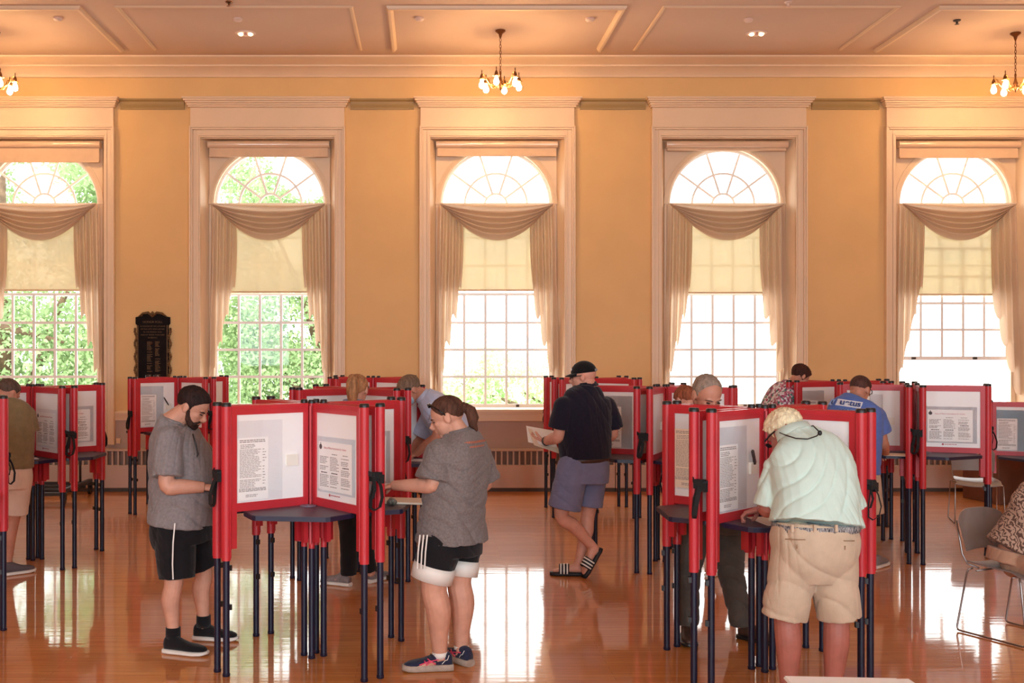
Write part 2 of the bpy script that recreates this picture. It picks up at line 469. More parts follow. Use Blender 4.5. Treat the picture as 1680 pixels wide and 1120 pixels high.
# blinds, shades and drapes
WNAME = ['window cut by the left edge', 'window right of the black plaque', 'window below the middle chandelier', 'white-lit window right of the capped man', 'window with the raised sash']
M_VAL = mat('glossy_blind_cassette', lin(226, 196, 168), 0.16, var=0.02, coat=0.8)
M_BLIND = mat('beige_blind_cloth', lin(222, 190, 158), 0.7, var=0.03, bump=0.1, bscale=300)
low_bot = [2.725, 2.70, 2.725, 2.69, 2.665]
up_bot = [4.485, 4.56, 4.57, 4.645, 4.545]
for i, x in enumerate(WIN_X):
    r = empty('roller_blind', (x, 15.08, 4.6))
    tag(r, 'beige blind cassette atop the ' + WNAME[i], 'blind', 'blinds above the fanlights')
    b = nb(); sweep_x(b, [(0.05, 0.085)] + [(-0.012 - 0.043 * math.cos(math.radians(-90 + 180 * q / 14)), 0.1315 + 0.0465 * math.sin(math.radians(-90 + 180 * q / 14))) for q in range(15)] + [(0.05, 0.178)], -0.835, 0.835); obj('cassette', b, M_VAL, r, smooth='angle')
    b = nb(); box(b, -0.815, 0.815, 0.0, 0.008, up_bot[i] - 4.6, 0.09); box(b, -0.815, 0.815, -0.012, 0.016, up_bot[i] - 4.6, up_bot[i] - 4.6 + 0.03); obj('blind_cloth', b, M_BLIND, r)
    r = empty('window_shade', (x, 15.215, low_bot[i]))
    tag(r, 'translucent cream shade pulled half down in the ' + WNAME[i], 'shade', 'translucent window shades')
    b = nb(); box(b, -0.745, 0.745, -0.001, 0.001, 0.02, ZS - low_bot[i]); obj('cloth', b, M_SHADE, r)
    b = nb(); cyl(b, (-0.745, 0, 0.012), (0.745, 0, 0.012), 0.012, 10); obj('hem_bar', b, M_BLIND, r, smooth=True)
    b = nb(); cyl(b, (-0.75, 0, ZS - low_bot[i]), (0.75, 0, ZS - low_bot[i]), 0.02, 10); obj('roller_tube', b, M_BLIND, r, smooth=True)

def swag_mesh():
    nu, nv = 60, 48; vs = []; fs = []
    for j in range(nv + 1):
        v = j / nv
        for i in range(nu + 1):
            u = i / nu; s = math.sin(math.pi * u)
            half = R + 0.015 - 0.10 * v * v
            x = (2 * u - 1) * half
            drop = 0.075 * v + 0.42 * v * (1 - abs(2 * u - 1) ** 2.1)
            belly = (1 - abs(2 * u - 1) ** 2)
            sn = math.sin(2 * math.pi * 6.2 * v ** 1.1 + 0.9 * math.sin(3 * u + 1)); fold = (abs(sn) ** 0.7 * (1 if sn > 0 else -1)) * 0.058 * (0.30 + 0.70 * belly) * min(1, v * 4)
            y = -0.03 - 0.07 * belly * v + fold
            z = -drop - 0.35 * fold
            vs.append((x, y, z))
    for j in range(nv):
        for i in range(nu):
            a = j * (nu + 1) + i; fs.append((a, a + 1, a + nu + 2, a + nu + 1))
    me = bpy.data.meshes.new('swag_cloth'); me.from_pydata(vs, [], fs); me.materials.append(M_DRAPE)
    me.polygons.foreach_set('use_smooth', [True] * len(me.polygons)); return me
def jabot_mesh(side, seed):
    """pleated side panel: the hem climbs in steps towards the window middle"""
    nu, nv = 72, 60; vs = []; fs = []; rnd = random.Random(seed)
    ph = rnd.random() * 6
    for j in range(nv + 1):
        v = j / nv
        for i in range(nu + 1):
            u = i / nu                      # 0 outer .. 1 inner
            step = u - 0.075 * math.sin(2 * math.pi * 4 * u)
            length = 2.62 - 1.45 * max(0.0, step) ** 1.05
            zz = -v * length
            w = 0.345 + 0.05 * math.sin(v * 2.0) - 0.03 * v
            fan = 1.0 + 0.0 * v
            x = -(R + 0.035) - 0.045 * v + u * w * fan + 0.010 * math.sin(2 * math.pi * 4 * u + ph + v * 1.5) * v
            y = 0.048 * math.sin(2 * math.pi * 4 * u + ph + 0.8 * math.sin(2 * v)) * (0.6 + 0.5 * v) + 0.006 * math.sin(17 * u + 5 * v)
            vs.append((x * side * -1 if side > 0 else x, y, zz))
    for j in range(nv):
        for i in range(nu):
            a = j * (nu + 1) + i; fs.append((a, a + 1, a + nu + 2, a + nu + 1))
    me = bpy.data.meshes.new('drape_cloth'); me.from_pydata(vs, [], fs); me.materials.append(M_DRAPE)
    me.polygons.foreach_set('use_smooth', [True] * len(me.polygons)); return me
SW = swag_mesh(); JL = [jabot_mesh(-1, k) for k in range(2)]; JR = [jabot_mesh(1, k + 5) for k in range(2)]
for i, x in enumerate(WIN_X):
    o = obj('swag_valance', SW, None, loc=(x, 15.08, ZS)); tag(o, 'draped beige swag with curved folds across the ' + WNAME[i], 'valance', 'swags over the windows')
    o = obj('drape', JL[i % 2], None, loc=(x, 15.13, ZS - 0.01)); tag(o, 'pleated beige left drape of the ' + WNAME[i], 'curtain', 'side drapes of the windows')
    o = obj('drape', JR[i % 2], None, loc=(x, 15.13, ZS - 0.01)); tag(o, 'pleated beige right drape of the ' + WNAME[i], 'curtain', 'side drapes of the windows')

# ------------------------------------------------------------------ convector covers along the window wall
def radiator(x0, x1, label):
    r = empty('radiator_cover', ((x0 + x1) / 2, 14.9, 0)); h = (x1 - x0) / 2 - 0.004
    tag(r, label, 'radiator', 'convector covers under the windows')
    b = nb(); box(b, -h, h, -0.13, 0.095, 0.05, 0.36); obj('front_panel', b, M_RAD, r, bevel=0.008)
    b = nb(); box(b, -h, h, -0.13, 0.095, 0.545, 0.57); obj('top', b, M_RAD, r, bevel=0.006)
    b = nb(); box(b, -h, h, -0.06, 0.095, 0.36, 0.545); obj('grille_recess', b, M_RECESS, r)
    b = nb(); n = int(2 * h / 0.079)
    for k in range(n + 1):
        x = -h + 0.012 + (2 * h - 0.024) * k / n
        box(b, x - 0.011, x + 0.011, -0.125, -0.06, 0.36, 0.545)
    g = obj('grille', b, M_RAD, r); g['kind'] = 'stuff'
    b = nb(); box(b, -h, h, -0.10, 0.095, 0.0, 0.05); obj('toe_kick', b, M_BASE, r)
rx = [X0 + 0.05] + [(WIN_X[k] + WIN_X[k + 1]) / 2 for k in range(4)] + [X1 - 0.05]
for k in range(5): radiator(rx[k], rx[k + 1], 'long beige convector cover below the ' + WNAME[k])
b = nb(); box(b, -0.03, 0.03, -0.01, 0.01, -0.035, 0.035); o = obj('wall_outlet', b, mat('ivory_plastic', lin(235, 200, 160), 0.4, var=0.01), bevel=0.004)
o.location = W(194, 723, 14.98); tag(o, 'small ivory outlet box on the taupe wall left of the plaque', 'outlet')

# ------------------------------------------------------------------ ceiling fittings
M_BRASS = mat('aged_brass', lin(120, 78, 48), 0.35, metal=0.9, var=0.15, vscale=20)
M_GOLD = mat('lacquered_brass', lin(214, 160, 90), 0.25, metal=0.85, var=0.08, vscale=15)
M_BULB = emit_mat('lit_bulb', (1.0, 0.60, 0.27, 1), BULB)
M_WPL = mat('white_plastic', lin(225, 200, 188), 0.4, var=0.01)
def chandelier(px, py, label, rot):
    Y = (ZC - CZ) * F / (HY - py); x = (px - VX) * Y / F
    c = empty('chandelier', (x, Y, ZC), rot)
    tag(c, label, 'chandelier', 'brass chandeliers')
    b = nb(); lathe(b, [(0.062, 0.0), (0.064, -0.012), (0.045, -0.028), (0.024, -0.045), (0.018, -0.07), (0.008, -0.10)], 20); obj('canopy', b, M_BRASS, c, smooth=True)
    b = nb(); z = -0.10; k = 0
    while z > -0.50:
        pts = []
        for q in range(13):
            a = 2 * math.pi * q / 12; p = (0.011 * math.cos(a), 0, z - 0.02 + 0.024 * math.sin(a))
            pts.append((p[0], 0, p[2]) if k % 2 == 0 else (0, p[0], p[2]))
        tube(b, pts, 0.0035, 6); z -= 0.038; k += 1
    obj('chain', b, M_BRASS, c, smooth=True)
    b = nb(); lathe(b, [(0.006, -0.50), (0.014, -0.52), (0.010, -0.56), (0.018, -0.60), (0.030, -0.63), (0.020, -0.66), (0.028, -0.69), (0.012, -0.72), (0.004, -0.74)], 16); obj('stem', b, M_BRASS, c, smooth=True)
    for k in range(6):
        a = k * math.pi / 3; ca, sa = math.cos(a), math.sin(a)
        prof = [(0.025, -0.66), (0.06, -0.69), (0.10, -0.70), (0.14, -0.675), (0.175, -0.62), (0.20, -0.565), (0.225, -0.55), (0.24, -0.575)]
        b = nb(); tube(b, [(r * ca, r * sa, zz) for r, zz in prof], 0.0075, 8)
        tube(b, [(0.10 * ca, 0.10 * sa, -0.70), (0.12 * ca, 0.12 * sa, -0.665), (0.105 * ca, 0.105 * sa, -0.645)], 0.005, 6)
        arm = obj('arm', b, M_GOLD, c, smooth=True)
        Mt = Matrix.Translation((0.24 * ca, 0.24 * sa, -0.575))
        b = nb(); lathe(b, [(0.003, 0.075), (0.007, 0.06), (0.005, 0.03), (0.012, 0.02), (0.02, 0.0), (0.024, -0.02), (0.024, -0.035)], 14, Mt); obj('socket', b, M_BRASS, arm, smooth=True)
        b = nb(); lathe(b, [(0.024, -0.03), (0.042, -0.038), (0.044, -0.043), (0.024, -0.046)], 16, Mt); obj('collar', b, M_GOLD, arm, smooth=True)
        b = nb(); lathe(b, [(0.012, -0.04), (0.016, -0.06), (0.026, -0.085), (0.034, -0.11), (0.033, -0.13), (0.022, -0.148), (0.004, -0.156)], 14, Mt); obj('bulb', b, M_BULB, arm, smooth=True)
chandelier(821, 50, 'brass six-bulb chandelier hanging above the middle window', 0.25)
chandelier(1666, 54, 'brass six-bulb chandelier cut by the right edge above the raised window', 0.6)
chandelier(-8, 52, 'brass six-bulb chandelier mostly cut off at the left edge', 0.1)
M_LAMP = emit_mat('warm_lamp', (1.0, 0.75, 0.45, 1), 6.0)
for px, lb in ((403, 'left'), (1241, 'right')):
    Y = (ZC - CZ) * F / (HY - 54); x = (px - VX) * Y / F
    c = empty('recessed_light', (x, Y, ZC)); tag(c, 'small twin-bulb recessed ceiling light on the %s dim ceiling panel' % lb, 'ceiling light', 'recessed ceiling lights')
    b = nb(); lathe(b, [(0.13, 0), (0.13, -0.008), (0.10, -0.015), (0.095, -0.003)], 24); obj('rim', b, M_WPL, c, smooth='angle')
    for s in (-1, 1):
        b = nb(); ellipsoid(b, (s * 0.06, 0, -0.02), (0.03, 0.03, 0.018)); obj('lamp', b, M_LAMP, c, smooth=True)
    b = nb(); ellipsoid(b, (0, 0, -0.012), (0.028, 0.028, 0.014)); obj('cover', b, mat('frosted_cover', lin(200, 150, 140), 0.3, var=0.01), c, smooth=True)
for px, py, w in ((95, 29, 'on the left lit ceiling panel'), (390, 30, 'behind the left recessed light'), (688, 29, 'left of the middle chandelier'), (968, 30, 'right of the middle chandelier'), (1228, 31, 'behind the right recessed light')):
    Y = (ZC - CZ) * F / (HY - py)
    b = nb(); lathe(b, [(0.055, 0), (0.055, -0.02), (0.042, -0.035), (0.02, -0.04)], 18)
    o = obj('smoke_detector', b, M_WPL, smooth='angle', loc=((px - VX) * Y / F, Y, ZC)); tag(o, 'round white smoke detector ' + w, 'smoke detector', 'ceiling detectors')
for px, py, w, m in ((376, 3, 'near the top edge left', M_BRASS), (1293, 3, 'near the top edge right', M_WPL), (1570, 33, 'dark one left of the right chandelier', M_DARK)):
    Y = (ZC - CZ) * F / (HY - py)
    b = nb(); lathe(b, [(0.045, 0), (0.04, -0.012), (0.014, -0.02), (0.012, -0.045), (0.028, -0.05), (0.004, -0.055)], 14)
    o = obj('sprinkler_head', b, m, smooth='angle', loc=((px - VX) * Y / F, Y, ZC)); tag(o, 'small ceiling sprinkler head, ' + w, 'sprinkler')

# ------------------------------------------------------------------ trees outside
M_BARK = mat('bark', lin(110, 88, 70), 0.9, var=0.3, vscale=6, bump=0.6, bscale=15)
def leaf_mat(name, c1, c2):
    m = cloth_mat(name, c1, 0.45); N = m.node_tree.nodes; L = m.node_tree.links
    nz = [n for n in N if n.type == 'TEX_NOISE'][0]; nz.inputs['Scale'].default_value = 0.9; nz.inputs['Detail'].default_value = 6
    mc = [n for n in N if n.type == 'MIX'][0]; mc.inputs['A'].default_value = c1; mc.inputs['B'].default_value = c2
    return m
def tree(x, y, base, h, crowns, n, leaf, m, label, seed, branch=None):
    t = empty('leafy_tree', (x, y, base)); tag(t, label, 'tree', 'trees outside the windows')
    rnd = np.random.RandomState(seed)
    b = nb(); tube(b, [(0, 0, 0), (0.1, 0, h * 0.3), (-0.1, 0.1, h * 0.6), (0, 0, h * 0.9)], [0.32, 0.26, 0.18, 0.06], 12); obj('trunk', b, M_BARK, t, smooth=True)
    for k, (cx, cy, cz, r) in enumerate(crowns):
        b = nb(); tube(b, [(0, 0, h * 0.25), (cx * 0.5, cy * 0.5, (h * 0.3 + cz) * 0.5 + 0.3), (cx, cy, cz)], [0.14, 0.09, 0.03], 8); obj('branch', b, M_BARK, t, smooth=True)
    if branch:
        b = nb(); tube(b, branch, [0.16, 0.15, 0.12, 0.08, 0.04][:len(branch)], 10); obj('branch', b, M_BARK, t, smooth=True)
    V = []
    for cx, cy, cz, r in crowns:
        k = n // len(crowns)
        d = rnd.normal(size=(k, 3)); d /= np.linalg.norm(d, axis=1)[:, None]
        rr = r * rnd.uniform(0.15, 1.0, (k, 1)) ** 0.6
        c = d * rr * np.array([1, 0.8, 0.85]) + np.array([cx, cy, cz])
        c += 0.25 * rnd.normal(size=(k, 3))
        keep = np.sin(c[:, 0] * 2.3 + seed) + np.sin(c[:, 2] * 2.9 + 1.3 * c[:, 0]) + np.sin(c[:, 1] * 2.1) > -0.95 + 1.1 * (c[:, 2] > 8.2)
        V.append(c[keep])
    c = np.concatenate(V); k = len(c)
    a = rnd.normal(size=(k, 3)); a /= np.linalg.norm(a, axis=1)[:, None]
    q = np.cross(a, rnd.normal(size=(k, 3))); q /= np.linalg.norm(q, axis=1)[:, None]
    s = leaf * rnd.uniform(0.6, 1.3, (k, 1))
    P = np.stack([c - a * s, c + q * s * 0.55, c + a * s, c - q * s * 0.55], axis=1).reshape(-1, 3)
    me = bpy.data.meshes.new('foliage'); me.from_pydata(P.tolist(), [], np.arange(k * 4).reshape(-1, 4).tolist())
    o = obj('foliage', me, m, t); o['kind'] = 'stuff'
LG = leaf_mat('green_leaves', lin(186, 206, 156), lin(112, 144, 98))
LP = leaf_mat('glare_paled_leaves', lin(214, 232, 186), lin(180, 212, 150))  # outdoor glare put into the leaf colour of the middle-window tree
tree(-10.4, 27, -4, 12, [(-2, 0, 6, 3.2), (1.4, 0.5, 6.5, 3.0), (0, 0, 9.8, 2.6), (-1, 0.5, 3.6, 2.6), (2.2, 0, 4.0, 2.6), (2.6, 0, 9.4, 2.0), (1.0, -1, 5.0, 2.4)], 76000, 0.072, LG, 'tall green leafy tree with a dark level branch outside the left edge window', 3,
     [(-2.5, -1.5, 6.7), (-0.6, -1.6, 6.62), (0.4, -1.6, 6.55), (1.2, -1.6, 6.3), (2.0, -1.5, 6.1)])
tree(-2.2, 31, -4, 12, [(-3.2, 0, 6, 2.8), (-0.9, 0.5, 6.3, 2.8), (-2.4, 0, 10.2, 2.4), (-2.4, 0.5, 4.0, 2.6), (-0.6, 0, 4.0, 2.4), (-1.2, 0, 9.4, 1.8), (-2.0, -1, 6.2, 2.0)], 70000, 0.072, LG, 'tall green leafy tree filling the view of the window right of the plaque', 8)
tree(6.6, 44, -5, 10, [(-5.2, 0, 5.6, 2.6), (-2.6, 0.5, 5.2, 2.6), (-5.8, 0, 3.8, 2.4), (-1.9, 0, 3.4, 2.6), (-3.8, 0, 3.6, 2.6)], 24000, 0.10, LP, 'glare-paled tree outside the middle window', 5)

# ------------------------------------------------------------------ voting booths: four stations round a centre
M_RED = mat('red_powder_coat', lin(196, 44, 54), 0.38, var=0.05, vscale=6, coat=0.15)
M_WHITE = mat('white_panel_sheet', lin(247, 246, 245), 0.35, var=0.012, vscale=3)
M_NAVY = mat('navy_leg_tube', lin(24, 23, 46), 0.35, var=0.1, vscale=10, coat=0.1, spec=0.35)
M_DESK = mat('dark_plum_desk', lin(70, 60, 74), 0.45, var=0.06, vscale=30, bump=0.05, bscale=300)
M_DESKE = mat('navy_desk_edge', lin(34, 32, 58), 0.4, var=0.06, vscale=10)
M_CAP = mat('black_plastic', lin(30, 28, 30), 0.4, var=0.1)
M_STRAP = mat('black_webbing', lin(24, 22, 24), 0.85, var=0.2, vscale=200)
M_HOLD = mat('ivory_pen_holder', lin(244, 238, 226), 0.35, var=0.01)
M_GREY = mat('grey_plastic', lin(120, 112, 128), 0.4, var=0.05)
PL = 0.56                                    # panel length

def booth_meshes():
    mm = {}
    b = nb()
    box(b, 0.0, PL - 0.02, -0.013, 0.013, 1.522, 1.577)
    box(b, 0.0, PL - 0.02, -0.013, 0.013, 0.954, 1.004)
    box(b, 0.0, 0.032, -0.015, 0.015, 0.72, 1.577)
    box(b, PL - 0.062, PL - 0.018, -0.015, 0.015, 0.74, 1.574)
    box(b, 0.032, PL - 0.062, -0.0165, 0.0165, 1.545, 1.553)
    mm['divider'] = (_mesh(b, 'divider'), M_RED)
    b = nb(); box(b, 0.032, PL - 0.062, -0.004, 0.004, 1.004, 1.522); mm['white_sheet'] = (_mesh(b, 'white_sheet'), M_WHITE)
    b = nb(); cyl(b, (0, 0, 0.675), (0, 0, 1.577), 0.0275, 18)
    for a in range(3): box(b, -0.004, 0.004, 0.022, 0.031, 0.69, 1.57, Matrix.Rotation(a * 2.1 + 0.6, 4, 'Z'))
    mm['post'] = (_mesh(b, 'post'), M_RED)
    b = nb(); lathe(b, [(0.029, 1.574), (0.029, 1.590), (0.024, 1.596), (0.020, 1.596)], 18); mm['cap'] = (_mesh(b, 'cap'), M_CAP)
    b = nb(); cyl(b, (0, 0, 0.012), (0, 0, 0.68), 0.0195, 14); lathe(b, [(0.021, 0.0), (0.0225, 0.004), (0.0225, 0.016), (0.019, 0.02)], 14)
    mm['leg'] = (_mesh(b, 'leg'), M_NAVY)
    b = nb(); box(b, -0.032, -0.012, -0.012, 0.012, -0.016, 0.016)
    mm['clip'] = (_mesh(b, 'clip'), M_CAP)
    out = [(-0.03, -0.085), (0.03, -0.085), (0.335, -0.392), (0.32, -0.43), (0.23, -0.575), (0.205, -0.59), (-0.205, -0.59), (-0.23, -0.575), (-0.32, -0.43), (-0.335, -0.392)]
    b = nb(); ring_loft(b, [[Vector((x, y, 0.926)) for x, y in out], [Vector((x, y, 0.951)) for x, y in out]]); mm['desk'] = (_mesh(b, 'desk'), M_DESKE)
    b = nb(); ins = [(x * 0.985, -0.35 + (y + 0.35) * 0.985) for x, y in out]
    ring_loft(b, [[Vector((x, y, 0.9512)) for x, y in ins], [Vector((x, y, 0.9545)) for x, y in ins]]); mm['desk_top'] = (_mesh(b, 'desk_top'), M_DESK)
    b = nb(); lathe(b, [(0.05, 0.9546), (0.05, 0.9585), (0.045, 0.960), (0.012, 0.960), (0.012, 0.9625)], 22, Matrix.Translation((0, -0.155, 0))); mm['hub_disc'] = (_mesh(b, 'hub_disc'), M_GREY)
    b = nb(); cyl(b, (0, 0, 0.68), (0, 0, 1.577), 0.019, 14); box(b, -0.035, 0.035, -0.006, 0.014, 0.74, 0.925); box(b, -0.006, 0.006, -0.035, 0.02, 0.71, 1.56); mm['corner_post'] = (_mesh(b, 'corner_post'), M_RED)
    b = nb(); lathe(b, [(0.022, 1.575), (0.022, 1.590), (0.018, 1.597), (0.010, 1.597)], 14); mm['corner_cap'] = (_mesh(b, 'corner_cap'), M_CAP)
    b = nb(); box(b, -0.038, 0.038, -0.014, 0.0, -0.034, 0.034); box(b, -0.033, 0.033, -0.018, -0.012, 0.026, 0.034); mm['pen_holder'] = (_mesh(b, 'pen_holder'), M_HOLD)
    # strap: buckle and a hanging loop, seen along the panel's end
    b = nb()
    box(b, -0.03, 0.03, -0.026, 0.012, 1.15, 1.20); box(b, 0.02, 0.05, -0.03, 0.0, 1.135, 1.185)
    ribbon(b, [(-0.05, 0.0, 1.20), (-0.02, -0.03, 1.185), (0.03, -0.028, 1.175), (0.055, 0.0, 1.19)], (0, 0, 1), 0.028, 0.004)
    pts = [(0.01, -0.02, 1.17), (0.015, -0.045, 1.12), (0.012, -0.062, 1.06), (0.0, -0.055, 1.005), (-0.02, -0.03, 0.985), (-0.035, -0.012, 1.0), (-0.03, -0.01, 1.07), (-0.01, -0.012, 1.15)]
    ribbon(b, pts, (1, 0.3, 0), 0.025, 0.004)
    ribbon(b, [(-0.01, -0.012, 1.15), (-0.018, -0.03, 1.10), (-0.03, -0.02, 1.05)], (1, 0, 0), 0.02, 0.004)
    mm['strap'] = (_mesh(b, 'strap'), M_STRAP)
    for k in ('post', 'cap', 'leg', 'corner_post', 'corner_cap', 'hub_disc'):
        me = mm[k][0]; me.polygons.foreach_set('use_smooth', np.ones(len(me.polygons), dtype=bool)); me.set_sharp_from_angle(angle=math.radians(40))
    for k, (me, m) in mm.items(): me.materials.append(m)
    return mm
BM = booth_meshes()

def put(name, parent, Mx):
    o = bpy.data.objects.new(name.split('.')[0], BM[name][0]); COL.objects.link(o); o.parent = parent; o.matrix_local = Mx; return o

def panel_matrix(k, side):
    """local matrix of a panel of station k; x runs outward, -y or +y faces the voter"""
    base = Matrix.Rotation(math.radians(90 * k), 4, 'Z')
    ang = math.radians(-135 if side < 0 else -45)
    d = Vector((math.cos(ang), math.sin(ang), 0)); n = Vector((-d.y, d.x, 0)) if side < 0 else Vector((d.y, -d.x, 0))
    p0 = d * 0.075 + n * 0.040; p1 = d * (0.075 + PL) + n * 0.056
    dd = (p1 - p0).normalized(); a = math.atan2(dd.y, dd.x)
    return base @ Matrix.Translation(p0) @ Matrix.Rotation(a, 4, 'Z')

BOOTHS = {}
def booth(key, x, y, phi, label, stations=(0, 1, 2, 3), straps=((0, 0.0), (1, 0.0), (2, 0.0), (3, 0.0)), dz=0.0):
    r = empty('voting_booth', (x, y, 0), math.radians(phi)); tag(r, label, 'voting booth', 'red and white four-sided voting booths')
    Z = Matrix.Translation((0, 0, dz)); BOOTHS[key] = (x, y, phi, dz)
    for k in stations:
        base = Matrix.Rotation(math.radians(90 * k), 4, 'Z')
        for side in (-1, 1):
            Mp = Z @ panel_matrix(k, side)
            dv = put('divider', r, Mp)
            put('white_sheet', dv, Matrix.Identity(4))
            if side < 0: put('pen_holder', dv, Matrix.Translation((0.115, -0.004, 1.235)) if False else Matrix.Translation((0.115, 0.004, 1.235)) @ Matrix.Rotation(math.pi, 4, 'Z'))
            Mq = Mp @ Matrix.Translation((PL, 0, 0))
            p = put('post', r, Mq); put('cap', p, Matrix.Identity(4))
            lg = put('leg', r, Mq if dz == 0 else Matrix.Translation(Mq.translation - Vector((0, 0, dz))) @ Matrix.Scale((0.68 + dz) / 0.68, 4, (0, 0, 1)))
            put('clip', lg, Matrix.Translation((0, 0, 0.63))); put('clip', lg, Matrix.Translation((0, 0, 0.40)))
        Mc = Z @ base @ Matrix.Translation((0, -0.062, 0))
        p = put('corner_post', r, Mc); put('corner_cap', p, Matrix.Identity(4))
        put('leg', r, Mc if dz == 0 else base @ Matrix.Translation((0, -0.062, 0)) @ Matrix.Scale((0.68 + dz) / 0.68, 4, (0, 0, 1)))
        d = put('desk', r, Z @ base); put('desk_top', d, Matrix.Identity(4)); put('hub_disc', d, Matrix.Identity(4))
    for w, tw in straps:
        a = math.radians(-135 + 90 * w)
        Ms = Z @ Matrix.Translation((math.cos(a) * 0.655, math.sin(a) * 0.655, 0)) @ Matrix.Rotation(a + math.pi / 2 + tw, 4, 'Z')
        put('strap', r, Ms)
    return r
booth('A', -0.695, 6.84, -7.3, 'nearest voting booth on the left, between the bearded man and the ponytailed woman')
booth('B', 2.009, 6.55, -2, 'nearest voting booth on the right, where the white-haired man leans', dz=-0.016)
booth('C', -3.556, 10.0, 0, 'voting booth at the left where the man in olive stands')
booth('D', -2.955, 13.2, 0, 'voting booth under the black plaque behind the bearded man')
booth('E', -0.57, 9.5, -8, 'voting booth behind the nearest left one, with the blond woman standing at it')
booth('F', -0.626, 13.2, 0, 'farthest voting booth behind the blond woman, near the wall', )
booth('G', 1.95, 12.9, 0, 'voting booth near the wall, directly behind the capped man')
booth('H', 2.135, 9.93, 19, 'voting booth just right of the capped man, in front of the white-lit window')
booth('I', 4.37, 11.6, -20, 'voting booth where the woman in the floral top stands')
booth('J', 4.59, 10.35, 24, 'voting booth where the man in the blue printed shirt writes')
booth('K', 7.25, 12.7, 20, 'low voting booth cut by the right edge, in front of the brown box', dz=-0.28)
booth('L', -3.45, 7.2, -16, 'voting booth mostly outside the left edge, one red post showing')

# notices taped to the booth panels
M_PAPER = mat('white_paper', lin(248, 246, 244), 0.6, var=0.01)
M_CREAM = mat('cream_paper', lin(240, 222, 200), 0.6, var=0.01)
M_INK = mat('grey_ink', lin(150, 140, 138), 0.7, var=0.05)
M_INKD = mat('dark_ink', lin(90, 78, 80), 0.7, var=0.05)
M_INKR = mat('red_ink', lin(190, 80, 90), 0.7, var=0.05)
M_SLV = glass_mat('clear_plastic_sleeve', (0.955, 0.962, 0.978, 1), 0.05)
rt = random.Random(4)
def lines(b, x0, x1, z0, z1, pitch, h, y=0.0, ragged=0.35, skip=0.12):
    z = z1
    while z - h > z0:
        if rt.random() < skip: z -= pitch; continue
        x = x0; xe = x1 - (x1 - x0) * rt.random() * ragged
        while x < xe:
            w = min(rt.uniform(0.008, 0.028), xe - x)
            q = [b.verts.new((xx, y, zz)) for xx, zz in ((x, z - h), (x + w, z - h), (x + w, z), (x, z))]; b.faces.new(q)
            x += w + 0.0032
        z -= pitch
def text_mesh(body, size, m, name='lettering', off=0.0):
    cu = bpy.data.curves.new('txt', 'FONT'); cu.body = body; cu.size = size; cu.align_x = 'CENTER'; cu.extrude = 0.0002; cu.offset = off
    o = bpy.data.objects.new('txt', cu); COL.objects.link(o)
    bpy.context.view_layer.update()
    dg = bpy.context.evaluated_depsgraph_get(); me = bpy.data.meshes.new_from_object(o.evaluated_get(dg)); me.name = name
    bpy.data.objects.remove(o); bpy.data.curves.remove(cu)
    me.transform(Matrix.Rotation(math.radians(90), 4, 'X')); me.materials.clear(); me.materials.append(m); return me
SHEETS = {}
